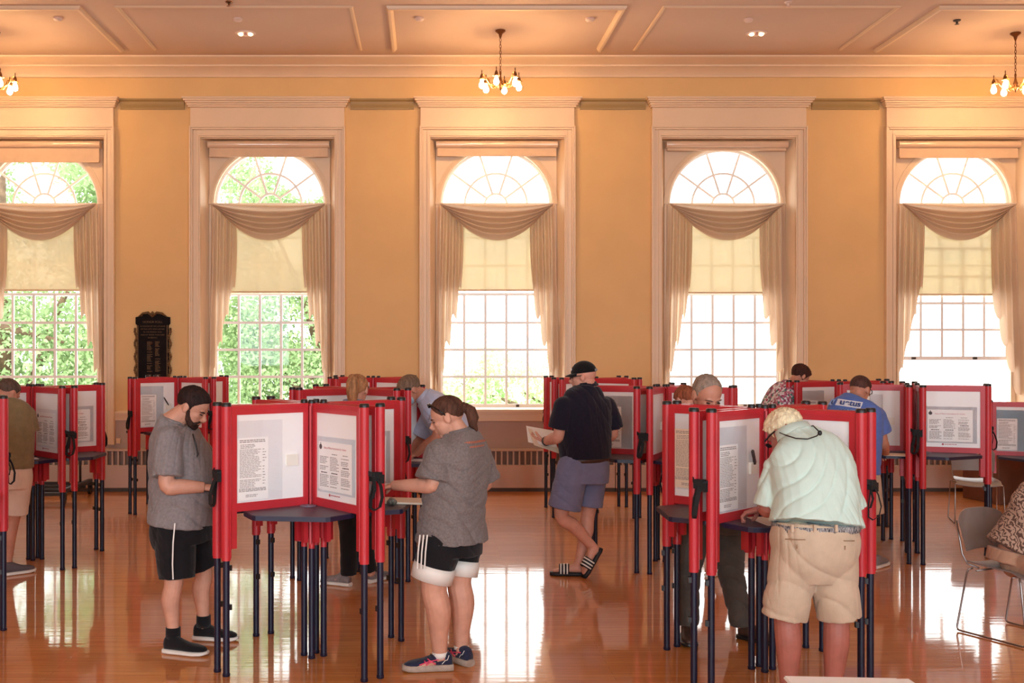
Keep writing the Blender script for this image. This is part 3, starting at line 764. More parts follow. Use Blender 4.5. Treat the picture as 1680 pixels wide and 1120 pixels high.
def sheet_meshes():
    for nm, sd in (('s', 0.0),):
        b = nb(); box(b, -0.105, 0.105, -0.0006, 0, 0, 0.37); SHEETS['paper'] = _mesh(b)
        b = nb(); box(b, -0.115, 0.205, 0.0004, 0.0012, -0.008, 0.47); SHEETS['sleeve'] = _mesh(b)
        b = nb(); lines(b, -0.09, 0.06, 0.075, 0.30, 0.0085, 0.0034, -0.0009); lines(b, 0.066, 0.092, 0.075, 0.30, 0.017, 0.004, -0.0009, 0.6); lines(b, -0.095, 0.095, 0.045, 0.07, 0.007, 0.004, -0.0009, 0.05); lines(b, -0.05, 0.05, 0.015, 0.032, 0.009, 0.004, -0.0009, 0.3)
        lines(b, -0.09, 0.09, 0.335, 0.357, 0.010, 0.0055, -0.0009, 0.05); lines(b, -0.085, 0.02, 0.305, 0.33, 0.009, 0.004, -0.0009, 0.3); SHEETS['print'] = _mesh(b)
        b = nb(); box(b, -0.19, 0.19, -0.0006, 0, 0, 0.295); SHEETS['wpaper'] = _mesh(b)
        b = nb(); box(b, -0.205, 0.225, 0.0004, 0.0012, -0.012, 0.325); SHEETS['wsleeve'] = _mesh(b)
        b = nb()
        for c, x in enumerate((-0.175, -0.055, 0.07)):
            lines(b, x + 0.02, x + 0.085, 0.215, 0.225, 0.011, 0.005, -0.0009, 0.2)
            lines(b, x, x + 0.105, 0.12 if c < 2 else 0.16, 0.205, 0.0095, 0.0045, -0.0009, 0.4)
            lines(b, x, x + 0.105, 0.02, (0.095 if c < 2 else 0.135), 0.0095, 0.0045, -0.0009, 0.3)
        SHEETS['wprint'] = _mesh(b)
        b = nb()
        for c, x in enumerate((-0.175, -0.055, 0.07)): lines(b, x + 0.015, x + 0.09, 0.100 if c < 2 else 0.14, 0.112 if c < 2 else 0.153, 0.02, 0.007, -0.0009, 0.1, 0.0)
        SHEETS['wbold'] = _mesh(b)
        b = nb(); lathe(b, [(0.016, 0), (0.016, 0.0004)], 18, Matrix.Translation((-0.165, -0.0009, 0.262)) @ Matrix.Rotation(math.radians(90), 4, 'X')); box(b, -0.168, -0.162, -0.0012, -0.0007, 0.272, 0.288); SHEETS['seal'] = _mesh(b)
        b = nb(); lathe(b, [(0.009, 0), (0.009, 0.0004)], 14, Matrix.Translation((-0.06, -0.0009, -0.025)) @ Matrix.Rotation(math.radians(90), 4, 'X')); lines(b, -0.045, 0.06, -0.03, -0.0215, 0.02, 0.0055, -0.0009, 0.02, 0.0); SHEETS['mark'] = _mesh(b)
    SHEETS['title'] = text_mesh('State of Maine Instructions for Voters', 0.0165, M_INKR)
    for k, m in (('paper', M_PAPER), ('sleeve', M_SLV), ('print', M_INK), ('wpaper', M_PAPER), ('wsleeve', M_SLV), ('wprint', M_INK), ('wbold', M_INKD), ('seal', M_INKD), ('mark', M_INKR)): SHEETS[k].materials.append(m)
sheet_meshes()
def sh(name, key, parent, loc=(0, 0, 0)):
    o = bpy.data.objects.new(name, SHEETS[key]); COL.objects.link(o); o.parent = parent; o.location = loc; return o
def notice(bk, k, side, label, cream=False, dx=0.0, dzz=0.0):
    """side<0: ballot sheet on the voter's left panel; side>0: instruction poster on the right panel"""
    x, y, phi, dz = BOOTHS[bk]
    Mw = Matrix.Translation((x, y, dz)) @ Matrix.Rotation(math.radians(phi), 4, 'Z') @ panel_matrix(k, side)
    r = bpy.data.objects.new('sample_ballot' if side < 0 else 'instruction_poster', None); COL.objects.link(r); r.empty_display_size = 0.1
    if side < 0:
        r.matrix_world = Mw @ Matrix.Translation((0.385 - dx, 0.0052, 1.015 + dzz)) @ Matrix.Rotation(math.pi, 4, 'Z')
        tag(r, label, 'sheet', 'sample ballots taped in the booths')
        p = sh('paper', 'paper', r)
        if cream:
            p.data = SHEETS['paper'].copy(); p.data.materials.clear(); p.data.materials.append(M_CREAM)
        sh('printed_text', 'print', p)['kind'] = 'stuff'; sh('plastic_sleeve', 'sleeve', r)
    else:
        r.matrix_world = Mw @ Matrix.Translation((0.245 + dx, -0.0052, 1.055 + dzz))
        tag(r, label, 'poster', 'voter instruction posters in the booths')
        p = sh('paper', 'wpaper', r)
        sh('printed_text', 'wprint', p)['kind'] = 'stuff'; sh('bold_text', 'wbold', p)['kind'] = 'stuff'; sh('title', 'title', p, (0.0, -0.0009, 0.253)); sh('seal', 'seal', p)
        sh('plastic_sleeve', 'wsleeve', r); sh('red_mark', 'mark', r)
    return r
notice('A', 0, -1, 'sample ballot in a clear sleeve on the left panel of the nearest left booth')
notice('A', 0, 1, 'instruction poster on the front right panel of the nearest left booth')
notice('A', 1, 1, 'instruction poster beside the ponytailed woman\'s outstretched arm')
notice('B', 0, -1, 'sample ballot left of the pens on the nearest right booth')
notice('B', 3, -1, 'cream sample ballot on the left-facing panel of the nearest right booth', cream=True, dx=-0.015, dzz=0.04)
notice('C', 0, 1, 'tilted-looking instruction poster right of the man in olive')
notice('C', 1, -1 if False else 1, 'instruction poster on the rear panel of the booth at the left')
notice('C', 1, -1, 'sample ballot on the right-hand outer panel of the booth with the man in olive')
notice('D', 0, -1, 'sample ballot on the booth under the plaque, behind the bearded man')
notice('H', 3, -1, 'sample ballot on the white panel right of the capped man')
notice('J', 0, 1, 'wide instruction poster in a clear sleeve on the empty station right of the blue-shirted man')
notice('I', 0, -1, 'sample ballot on the panel between the floral top and the blue printed shirt')
notice('K', 3, -1, 'sample ballot on the low booth cut by the right edge')
notice('J', 3, -1, 'sample ballot half hidden behind the man in the blue printed shirt')

# pens in a holder on the nearest right booth
def booth_world(bk, k, side):
    x, y, phi, dz = BOOTHS[bk]
    return Matrix.Translation((x, y, dz)) @ Matrix.Rotation(math.radians(phi), 4, 'Z') @ panel_matrix(k, side)
M_PEN = mat('dark_pen', lin(62, 50, 52), 0.35, var=0.1)
for i, (a, t) in enumerate(((-0.25, 0.0), (-0.42, 0.008), (-0.33, 0.016))):
    Mw = booth_world('B', 0, -1) @ Matrix.Translation((0.125 - t, 0.022, 1.255)) @ Matrix.Rotation(-a, 4, 'Y')
    b = nb(); lathe(b, [(0.002, 0.0), (0.006, 0.012), (0.0065, 0.05), (0.006, 0.085), (0.004, 0.09)], 10)
    o = obj('marker_pen', b, M_PEN, smooth='angle'); o.matrix_world = Mw
    tag(o, ('steepest of the three dark pens in the holder of the nearest right booth', 'most tilted of the three dark pens in the holder of the nearest right booth', 'middle-leaning dark pen in the holder of the nearest right booth')[i], 'pen', 'pens in the holder')
b = nb(); lathe(b, [(0.002, 0.0), (0.006, 0.012), (0.0065, 0.07), (0.006, 0.115), (0.004, 0.12)], 10)
o = obj('marker_pen', b, M_PEN, smooth='angle'); p = W(556, 832, 6.60)
o.matrix_world = Matrix.Translation((p.x, p.y, 0.961)) @ Matrix.Rotation(math.radians(-20), 4, 'Z') @ Matrix.Rotation(math.radians(90), 4, 'Y')
tag(o, 'dark pen lying on the empty desk of the nearest left booth', 'pen')
b = nb(); lathe(b, [(0.002, 0.0), (0.007, 0.012), (0.0075, 0.07), (0.006, 0.115), (0.004, 0.12)], 10)
o = obj('marker_pen', b, M_PEN, smooth='angle'); o.matrix_world = booth_world('D', 0, -1) @ Matrix.Translation((0.12, 0.024, 1.25)) @ Matrix.Rotation(0.6, 4, 'Y')
tag(o, 'dark pen stuck in the holder of the booth under the plaque', 'pen')

# ------------------------------------------------------------------ honour-roll plaque on the wall
M_PLQ = mat('black_plaque_wood', lin(26, 20, 20), 0.7, var=0.2, vscale=12, spec=0.1)
M_GILT = mat('dull_gilt', lin(104, 76, 44), 0.6, metal=0.2, var=0.3, vscale=30, bump=0.5, bscale=60)
pr = empty('wall_plaque', (W(251, 565, 14.98).x, 14.995, W(251, 615, 14.98).z - 0.18))
tag(pr, 'black honor roll plaque with gilt lettering and carved border on the yellow wall', 'plaque')
b = nb(); h = 0.97
out = [(-0.215, 0), (0.215, 0), (0.215, 0.86), (0.235, 0.88), (0.235, 0.97), (0.15, 0.985), (0.12, 1.02), (-0.12, 1.02), (-0.15, 0.985), (-0.235, 0.97), (-0.235, 0.88), (-0.215, 0.86)]
ring_loft(b, [[Vector((x, -0.035, z)) for x, z in out], [Vector((x, 0.0, z)) for x, z in out]]); obj('board', b, M_PLQ, pr, bevel=0.006)
b = nb()
for s in (-1, 1):
    for k in range(26):
        z = 0.03 + k * 0.031; ellipsoid(b, (s * (0.232 + 0.012 * math.sin(k * 1.1)), -0.03, z), (0.018, 0.016, 0.022), None, 8, 6)
    box(b, s * 0.2 - 0.006, s * 0.2 + 0.006, -0.045, -0.02, 0.02, 0.86)
obj('carved_border', b, M_GILT, pr, smooth='angle')
b = nb()
for s in (-1, 1):
    tube(b, [(0.0, -0.04, 0.975), (s * 0.06, -0.045, 1.03), (s * 0.13, -0.045, 1.02), (s * 0.19, -0.04, 0.975)], [0.012, 0.02, 0.016, 0.008], 8)
ellipsoid(b, (0, -0.045, 1.02), (0.02, 0.02, 0.03), None, 10, 8)
obj('crest', b, M_GILT, pr, smooth=True)
z = 0.915
for s, sz in (('HONOR ROLL', 0.042), ('IN HONOR OF THE CITIZENS', 0.026), ('OF THIS CITY WHO SERVED', 0.026), ('IN THE WORLD WAR', 0.026), ('AND OF THOSE WHO DIED', 0.026), ('IN SERVICE', 0.026)):
    me = text_mesh(s, sz, M_GILT); o = obj('lettering', me, None, pr, loc=(0, -0.0365, z - sz * 0.6)); z -= sz * 1.5
b = nb(); rt.seed(9)
for cx in (-0.075, 0.035):
    lines(b, cx - 0.02 * 0, cx + 0.075, 0.02, z - 0.02, 0.0155, 0.008, -0.0366, 0.45)
obj('name_list', b, M_GILT, pr)['kind'] = 'stuff'

# ------------------------------------------------------------------ chairs, carton, cart, foreground table
M_SHELL = mat('grey_chair_shell', lin(136, 122, 116), 0.4, var=0.04, vscale=10)
M_STEEL = mat('brushed_steel_rod', lin(150, 140, 136), 0.28, metal=0.9, var=0.05)
def chair(x, y, heading, label):
    c = empty('stacking_chair', (x, y, 0), heading); tag(c, label, 'chair', 'grey sled-base chairs')     # local -Y is the front
    def shell(name, fn, nu=14, nv=12, t=0.01):
        vs = []; fs = []
        for q in range(2):
            for j in range(nv + 1):
                for i in range(nu + 1): vs.append(fn(i / nu * 2 - 1, j / nv, q * t))
        n1 = (nu + 1) * (nv + 1)
        for j in range(nv):
            for i in range(nu):
                a = j * (nu + 1) + i; fs.append((a, a + 1, a + nu + 2, a + nu + 1)); fs.append((n1 + a + nu + 1, n1 + a + nu + 2, n1 + a + 1, n1 + a))
        bd = [i for i in range(nu + 1)] + [(j + 1) * (nu + 1) + nu for j in range(nv)] + [nv * (nu + 1) + i for i in range(nu - 1, -1, -1)] + [j * (nu + 1) for j in range(nv - 1, 0, -1)]
        for k in range(len(bd)): p, q = bd[k], bd[(k + 1) % len(bd)]; fs.append((q, p, n1 + p, n1 + q))
        me = bpy.data.meshes.new(name); me.from_pydata(vs, [], fs); me.update()
        o = obj(name, me, M_SHELL, c, smooth='angle'); return o
    def seat(u, v, t):
        w = 0.225 - 0.03 * v ** 3; rx = abs(u) ** 4
        return (u * w, -0.24 + 0.44 * v + 0.02 * (u * u) * (1 - v), 0.45 - t + 0.018 * u * u - 0.03 * max(0, 0.15 - v) / 0.15 * (1 - v) + 0.012 * v)
    def back(u, v, t):
        w = 0.215 + 0.02 * v - 0.05 * max(0, v - 0.8) / 0.2 * 0.6
        z = 0.545 + 0.27 * v - 0.035 * u ** 4 * (v > 0.5) * (v - 0.5) * 2
        return (u * w, 0.23 + 0.06 * v - 0.05 * u * u + t, z)
    shell('seat', seat); shell('backrest', back)
    for s in (-1, 1):
        b = nb(); xx = s * 0.235
        pts = [(xx * 0.9, -0.20, 0.435), (xx, -0.215, 0.43), (xx * 1.01, -0.225, 0.41), (xx * 1.06, -0.275, 0.03), (xx * 1.06, -0.265, 0.012), (xx * 1.06, -0.24, 0.009), (xx * 1.06, 0.20, 0.009), (xx * 1.06, 0.225, 0.012), (xx * 1.06, 0.232, 0.03), (xx * 1.01, 0.165, 0.41), (xx, 0.155, 0.432), (xx * 0.9, 0.14, 0.44)]
        tube(b, pts, 0.0065, 10); obj('sled_leg', b, M_STEEL, c, smooth=True)
        b = nb(); tube(b, [(xx * 0.75, 0.12, 0.44), (xx * 0.85, 0.19, 0.46), (xx * 0.88, 0.225, 0.52), (xx * 0.88, 0.245, 0.62), (xx * 0.86, 0.275, 0.74)], 0.0065, 8); obj('back_rod', b, M_STEEL, c, smooth=True)
    b = nb(); tube(b, [(-0.23, 0.1, 0.43), (0.23, 0.1, 0.43)], 0.006, 8); tube(b, [(-0.23, -0.16, 0.43), (0.23, -0.16, 0.43)], 0.006, 8); obj('cross_rod', b, M_STEEL, c, smooth=True)
    return c
chair(3.93, 7.34, math.radians(26), 'grey sled-base chair at the right edge with the seated person on it')
chair(6.12, 12.2, math.radians(-18), 'empty grey sled-base chair behind the booth with the wide poster')
M_CARD = mat('dark_brown_cardboard', lin(104, 62, 44), 0.5, var=0.12, vscale=5)
M_TAPE = mat('clear_packing_tape', lin(140, 98, 74), 0.25, var=0.05)
c = empty('carton', (7.62, 13.95, 0), 0.15); tag(c, 'large dark brown carton by the wall behind the low booth', 'box')
b = nb(); box(b, -0.62, 0.62, -0.35, 0.35, 0.0, 0.64); obj('carton_body', b, M_CARD, c, bevel=0.006)
b = nb(); box(b, -0.03, 0.03, -0.353, 0.353, 0.30, 0.643); obj('tape_strip', b, M_TAPE, c)
for s in (-1, 1):
    b = nb(); box(b, -0.62, 0.62, 0.004 * s if s > 0 else -0.352, 0.352 if s > 0 else -0.004, 0.638, 0.646); obj('flap', b, M_CARD, c)

M_BLK = mat('black_steel', lin(38, 34, 34), 0.45, var=0.1)
c = empty('table_dolly', (-4.75, 14.0, 0)); tag(c, 'black steel dolly on casters behind the booth at the left', 'dolly')
b = nb()
for yy in (-0.55, -0.2, 0.2, 0.55): box(b, -0.55, 0.35, yy - 0.025, yy + 0.025, 0.12, 0.16)
for xx in (-0.5, 0.3): box(b, xx - 0.025, xx + 0.025, -0.58, 0.58, 0.16, 0.20)
obj('deck', b, M_BLK, c)
for xx, yy in ((0.0, -0.5), (0.25, 0.3), (-0.5, -0.5), (-0.5, 0.5)):
    b = nb(); tube(b, [(xx, yy, 0.16), (xx, yy, 0.72)], 0.016, 8); obj('upright', b, M_BLK, c, smooth=True)
b = nb(); tube(b, [(0.0, -0.5, 0.72), (0.25, 0.3, 0.72)], 0.014, 8); obj('top_rail', b, M_BLK, c, smooth=True)
for xx in (-0.48, 0.30):
    for yy in (-0.5, 0.55):
        b = nb(); cyl(b, (xx - 0.018, yy, 0.055), (xx + 0.018, yy, 0.055), 0.055, 18); w = obj('caster', b, M_CAP, c, smooth='angle')
        b = nb(); box(b, xx - 0.028, xx + 0.028, yy - 0.012, yy + 0.03, 0.06, 0.125); obj('fork', b, M_BLK, w)

M_WOOD = mat('pale_table_laminate', lin(200, 186, 170), 0.4, var=0.05)
t = empty('folding_table', (2.3, 3.2, 0)); tag(t, 'table below the bottom right edge that carries the white papers', 'table')
b = nb(); box(b, -1.2, 1.2, -0.55, 0.55, 0.70, 0.735); obj('tabletop', b, M_WOOD, t, bevel=0.008)
for sx in (-1, 1):
    for sy in (-1, 1):
        b = nb(); tube(b, [(sx * 1.05, sy * 0.45, 0.0), (sx * 1.05, sy * 0.45, 0.70)], 0.016, 10); obj('leg', b, M_STEEL, t, smooth=True)
    b = nb(); tube(b, [(sx * 1.05, -0.45, 0.12), (sx * 1.05, 0.45, 0.12)], 0.012, 8); obj('stretcher', b, M_STEEL, t, smooth=True)
rt.seed(21)
for k, (x, y, rz, hh) in enumerate(((1.50, 3.60, 0.03, 0.022), (1.42, 3.58, -0.07, 0.012), (1.9, 3.56, 0.0, 0.006))):
    b = nb()
    for q in range(4):
        Mx = Matrix.Rotation(rt.uniform(-0.02, 0.02), 4, 'Z'); box(b, -0.19 + 0.001 * q, 0.19, -0.22, 0.22, hh / 4 * q, hh / 4 * (q + 0.9), Mx)
    o = obj('paper_stack', b, M_PAPER, loc=(x, y, 0.7355 + (0.023 if k == 1 else 0.0)))
    o.rotation_euler = (0, 0, rz); tag(o, ('stack of white papers at the bottom edge, left of the others', 'upper skewed white papers on the bottom edge stack', 'thin white papers at the bottom right edge')[k], 'papers')

# ------------------------------------------------------------------ people
TMP = bpy.data.scenes.new('remesh_workshop')
def V3(p): return Vector(p)

def remesh(bm, voxel, it=3):
    me = bpy.data.meshes.new('tmp'); bmesh.ops.recalc_face_normals(bm, faces=bm.faces); bm.to_mesh(me); bm.free()
    o = bpy.data.objects.new('tmp', me); TMP.collection.objects.link(o)
    md = o.modifiers.new('r', 'REMESH'); md.mode = 'VOXEL'; md.voxel_size = voxel; md.use_smooth_shade = True
    if it:
        sm = o.modifiers.new('s', 'SMOOTH'); sm.factor = 0.5; sm.iterations = it
    vl = TMP.view_layers[0]; vl.update(); dg = vl.depsgraph
    out = bpy.data.meshes.new_from_object(o.evaluated_get(dg))
    bpy.data.objects.remove(o); bpy.data.meshes.remove(me)
    return out

def folds(me, amp, freq, seed, direction=(0.4, 0.2, 0.9), sharp=1.0):
    """cloth relief: warped ridges along the normals"""
    n = len(me.vertices); co = np.empty(n * 3); no = np.empty(n * 3)
    me.vertices.foreach_get('co', co); me.vertices.foreach_get('normal', no)
    co = co.reshape(-1, 3); no = no.reshape(-1, 3)
    k = np.array(direction); k = k / np.linalg.norm(k)
    rs = np.random.RandomState(seed); ph = rs.uniform(0, 6.28, 8)
    w = 0.35 * np.sin(co @ np.array([5.1, 3.3, 4.2]) + ph[0]) + 0.25 * np.sin(co @ np.array([-7.7, 6.1, 5.0]) + ph[1]) + 0.18 * np.sin(co @ np.array([12.0, -9.0, 8.0]) + ph[2])
    k2 = np.cross(k, rs.normal(size=3)); k2 /= np.linalg.norm(k2)
    s1 = np.sin((co @ k) * freq + 5 * w + ph[3]); s2 = np.sin((co @ k2) * freq * 0.7 + 6 * w + ph[4]); s3 = np.sin(co @ (k + k2) * freq * 1.9 + 7 * w + ph[5])
    env = 0.55 + 0.45 * np.sin(co @ np.array([4.0, 3.0, 6.5]) + ph[6])
    e2 = 0.5 + 0.5 * np.sin(co @ np.array([-6.0, 4.0, 5.5]) + ph[7])
    h = 0.30 * s2 + 0.15 * s3 - 1.15 * (1 - np.abs(s1)) ** 3 * env - 0.9 * (1 - np.abs(s3)) ** 4 * e2 * 0.7 + 0.35 * np.abs(s1) * env
    co += no * (h * amp)[:, None]
    me.vertices.foreach_set('co', co.reshape(-1)); me.update()

def catmull(pts, m):
    """resample a list of equal-length tuples (numpy) through a Catmull-Rom spline, m steps per span"""
    P = [np.array(p, dtype=float) for p in pts]; out = []
    for i in range(len(P) - 1):
        p0 = P[max(i - 1, 0)]; p1 = P[i]; p2 = P[i + 1]; p3 = P[min(i + 2, len(P) - 1)]
        for s in range(m):
            t = s / m
            out.append(0.5 * ((2 * p1) + (-p0 + p2) * t + (2 * p0 - 5 * p1 + 4 * p2 - p3) * t * t + (-p0 + 3 * p1 - 3 * p2 + p3) * t ** 3))
    out.append(P[-1]); return out

def body_loft(bm, rings, lat, n=28, grow=0.0, m=4, ex=2.4):
    """rings: (x,y,z,half width along lat,half depth)"""
    R_ = catmull(rings, m); cs = [Vector(r[:3]) for r in R_]; out = []
    for i, r in enumerate(R_):
        d = (cs[min(i + 1, len(cs) - 1)] - cs[max(i - 1, 0)])
        if d.length < 1e-6: d = Vector((0, 0, 1))
        d.normalize(); u = (lat - d * lat.dot(d)).normalized(); v = d.cross(u).normalized()
        w_, d_ = max(0.01, r[3] + grow), max(0.01, r[4] + grow); ring = []
        for k in range(n):
            a = 2 * math.pi * k / n; c, s = math.cos(a), math.sin(a)
            q = (abs(c) ** ex + abs(s) ** ex) ** (-1 / ex)
            ring.append(cs[i] + u * (w_ * c * q) + v * (d_ * s * q))
        out.append(ring)
    ring_loft(bm, out)

def limb(bm, pts, rad, m=4, n=16, ball=True):
    R_ = catmull([tuple(p) + (r,) for p, r in zip(pts, rad)], m)
    tube(bm, [r[:3] for r in R_], [max(0.004, r[3]) for r in R_], n)
    if ball:
        ellipsoid(bm, pts[0], (rad[0],) * 3, None, 14, 10)

def lerp(a, b, t): return a + (b - a) * t

def head_matrix(c, f, size, roll=0.0):
    f = Vector(f).normalized(); up = Vector((0, 0, 1)); u = (up - f * up.dot(f)).normalized(); r = f.cross(u).normalized()
    if roll: q = Matrix.Rotation(roll, 3, f); u = q @ u; r = q @ r
    return Matrix(((r.x * size, f.x * size, u.x * size, c.x), (r.y * size, f.y * size, u.y * size, c.y), (r.z * size, f.z * size, u.z * size, c.z), (0, 0, 0, 1)))

def head_solids(bm, H, female=False):
    j = 0.9 if female else 1.0
    E = lambda c, r, sg=18, rg=12: ellipsoid(bm, c, r, H, sg, rg)
    E((0, -0.06, 0.12), (0.325, 0.42, 0.375), 24, 18)
    E((0, 0.13, -0.12), (0.255, 0.255, 0.33))
    E((0, 0.10, -0.27), (0.215 * j, 0.25, 0.17))
    E((0, 0.265, -0.385), (0.105 * j, 0.085, 0.075))
    E((0, 0.325, 0.075), (0.20, 0.055, 0.045))
    for s in (-1, 1):
        E((s * 0.15, 0.245, -0.075), (0.085, 0.095, 0.08))
        E((s * 0.335, -0.04, -0.03), (0.03, 0.085, 0.13), 12, 10)
        E((s * 0.345, -0.085, 0.02), (0.03, 0.045, 0.085), 10, 8)
        E((s * 0.05, 0.40, -0.145), (0.045, 0.045, 0.035), 10, 8)
    tube(bm, [H @ Vector(p) for p in ((0, 0.345, 0.05), (0, 0.395, -0.03), (0, 0.468, -0.115), (0, 0.445, -0.15), (0, 0.34, -0.165))], [x * H.to_scale().x for x in (0.032, 0.042, 0.054, 0.048, 0.03)], 10)
    E((0, 0.365, -0.232), (0.095, 0.04, 0.026), 12, 8)
    E((0, 0.355, -0.277), (0.085, 0.04, 0.028), 12, 8)

def shell(name, H, c, r, maskf, thick, sink, m, parent, root, noise=0.0, seg=96, rng=60, nscale=9.0, stretch=(1, 1, 1)):
    """hair-like shell over an ellipsoid: thick where masked, sunk below the skin elsewhere (those faces are dropped)"""
    vs = []; ms = []; fs = []
    for j in range(rng + 1):
        th = math.pi * j / rng
        for k in range(seg):
            ph = 2 * math.pi * k / seg
            d = Vector((math.sin(th) * math.cos(ph), math.sin(th) * math.sin(ph), math.cos(th)))
            mk = maskf(d); ms.append(mk)
            nz = (mnoise.noise(Vector((d.x * nscale * stretch[0], d.y * nscale * stretch[1], d.z * nscale * stretch[2]))) + 0.6 * mnoise.noise(Vector((d.x * 22, d.y * 9 + 4, d.z * 9)))) * noise
            e = 1 + (thick * mk - sink * (1 - mk)) + nz * mk
            vs.append(H @ Vector((c[0] + d.x * r[0] * e, c[1] + d.y * r[1] * e, c[2] + d.z * r[2] * e)) - root)
    for j in range(rng):
        for k in range(seg):
            a, b_, c_, d_ = j * seg + k, j * seg + (k + 1) % seg, (j + 1) * seg + (k + 1) % seg, (j + 1) * seg + k
            if max(ms[a], ms[b_], ms[c_], ms[d_]) > 0.01: fs.append((a, d_, c_, b_))
    me = bpy.data.meshes.new(name); me.from_pydata([tuple(v) for v in vs], [], fs); me.update()
    bm = bmesh.new(); bm.from_mesh(me); bmesh.ops.delete(bm, geom=[v for v in bm.verts if not v.link_faces], context='VERTS'); bm.to_mesh(me); bm.free()
    return obj(name, me, m, parent, smooth=True)

def sstep(a, b, x):
    t = min(1, max(0, (x - a) / (b - a))); return t * t * (3 - 2 * t)

def hand(bm, wrist, d, palm, side, curl=0.5, scale=1.0, grip=False):
    """palm, four unequal bent fingers and a thumb from the palm's side; palm = direction the palm faces"""
    d = Vector(d).normalized(); p = Vector(palm); p = (p - d * p.dot(d)).normalized(); s = d.cross(p).normalized() * side
    L = 0.092 * scale
    rings = []
    for t, w, h in ((-0.35, 0.024, 0.019), (0.0, 0.028, 0.019), (0.35, 0.038, 0.017), (0.75, 0.042, 0.0145), (1.0, 0.040, 0.012)):
        c = wrist + d * (L * t); rings.append([c + s * (w * scale * math.cos(a)) + p * (h * scale * math.sin(a)) for a in [2 * math.pi * k / 14 for k in range(14)]])
    ring_loft(bm, rings)
    for i, (off, ln) in enumerate(((0.030, 0.072), (0.010, 0.082), (-0.010, 0.076), (-0.029, 0.060))):
        base = wrist + d * (L * 0.9) + s * (off * scale); pts = [base - d * 0.02]; q = base; ang = 0.15 + curl * 0.35
        pts.append(q)
        for seg, f in enumerate((0.45, 0.32, 0.23)):
            dr = d * math.cos(ang) + p * math.sin(ang); q = q + dr * (ln * f * scale); pts.append(q); ang += curl * (0.75 + 0.08 * i)
        tube(bm, pts, [0.009 * scale, 0.0098 * scale, 0.0092 * scale, 0.0082 * scale, 0.0062 * scale], 9)
    q = wrist + d * (L * 0.25) + s * (0.026 * scale); pts = [q - s * 0.012, q]
    dr = (s * 0.75 + d * 0.6 + p * 0.35).normalized(); q = q + dr * 0.036 * scale; pts.append(q)
    dr = (s * 0.25 + d * 0.85 + p * (0.4 + 0.4 * curl)).normalized(); q = q + dr * 0.032 * scale; pts.append(q)
    dr = (d * 0.8 + p * 0.6).normalized(); q = q + dr * 0.024 * scale; pts.append(q)
    tube(bm, pts, [0.012 * scale, 0.0125 * scale, 0.0115 * scale, 0.0102 * scale, 0.007 * scale], 9)

def foot_frame(heel, toe_dir, pitch=0.0):
    t = Vector((toe_dir[0], toe_dir[1], 0)).normalized(); s = Vector((t.y, -t.x, 0)); z = Vector((0, 0, 1))
    if pitch:
        q = Matrix.Rotation(pitch, 3, s); t = q @ t; z = q @ z
    return Matrix(((t.x, s.x, z.x, heel.x), (t.y, s.y, z.y, heel.y), (t.z, s.z, z.z, heel.z), (0, 0, 0, 1)))

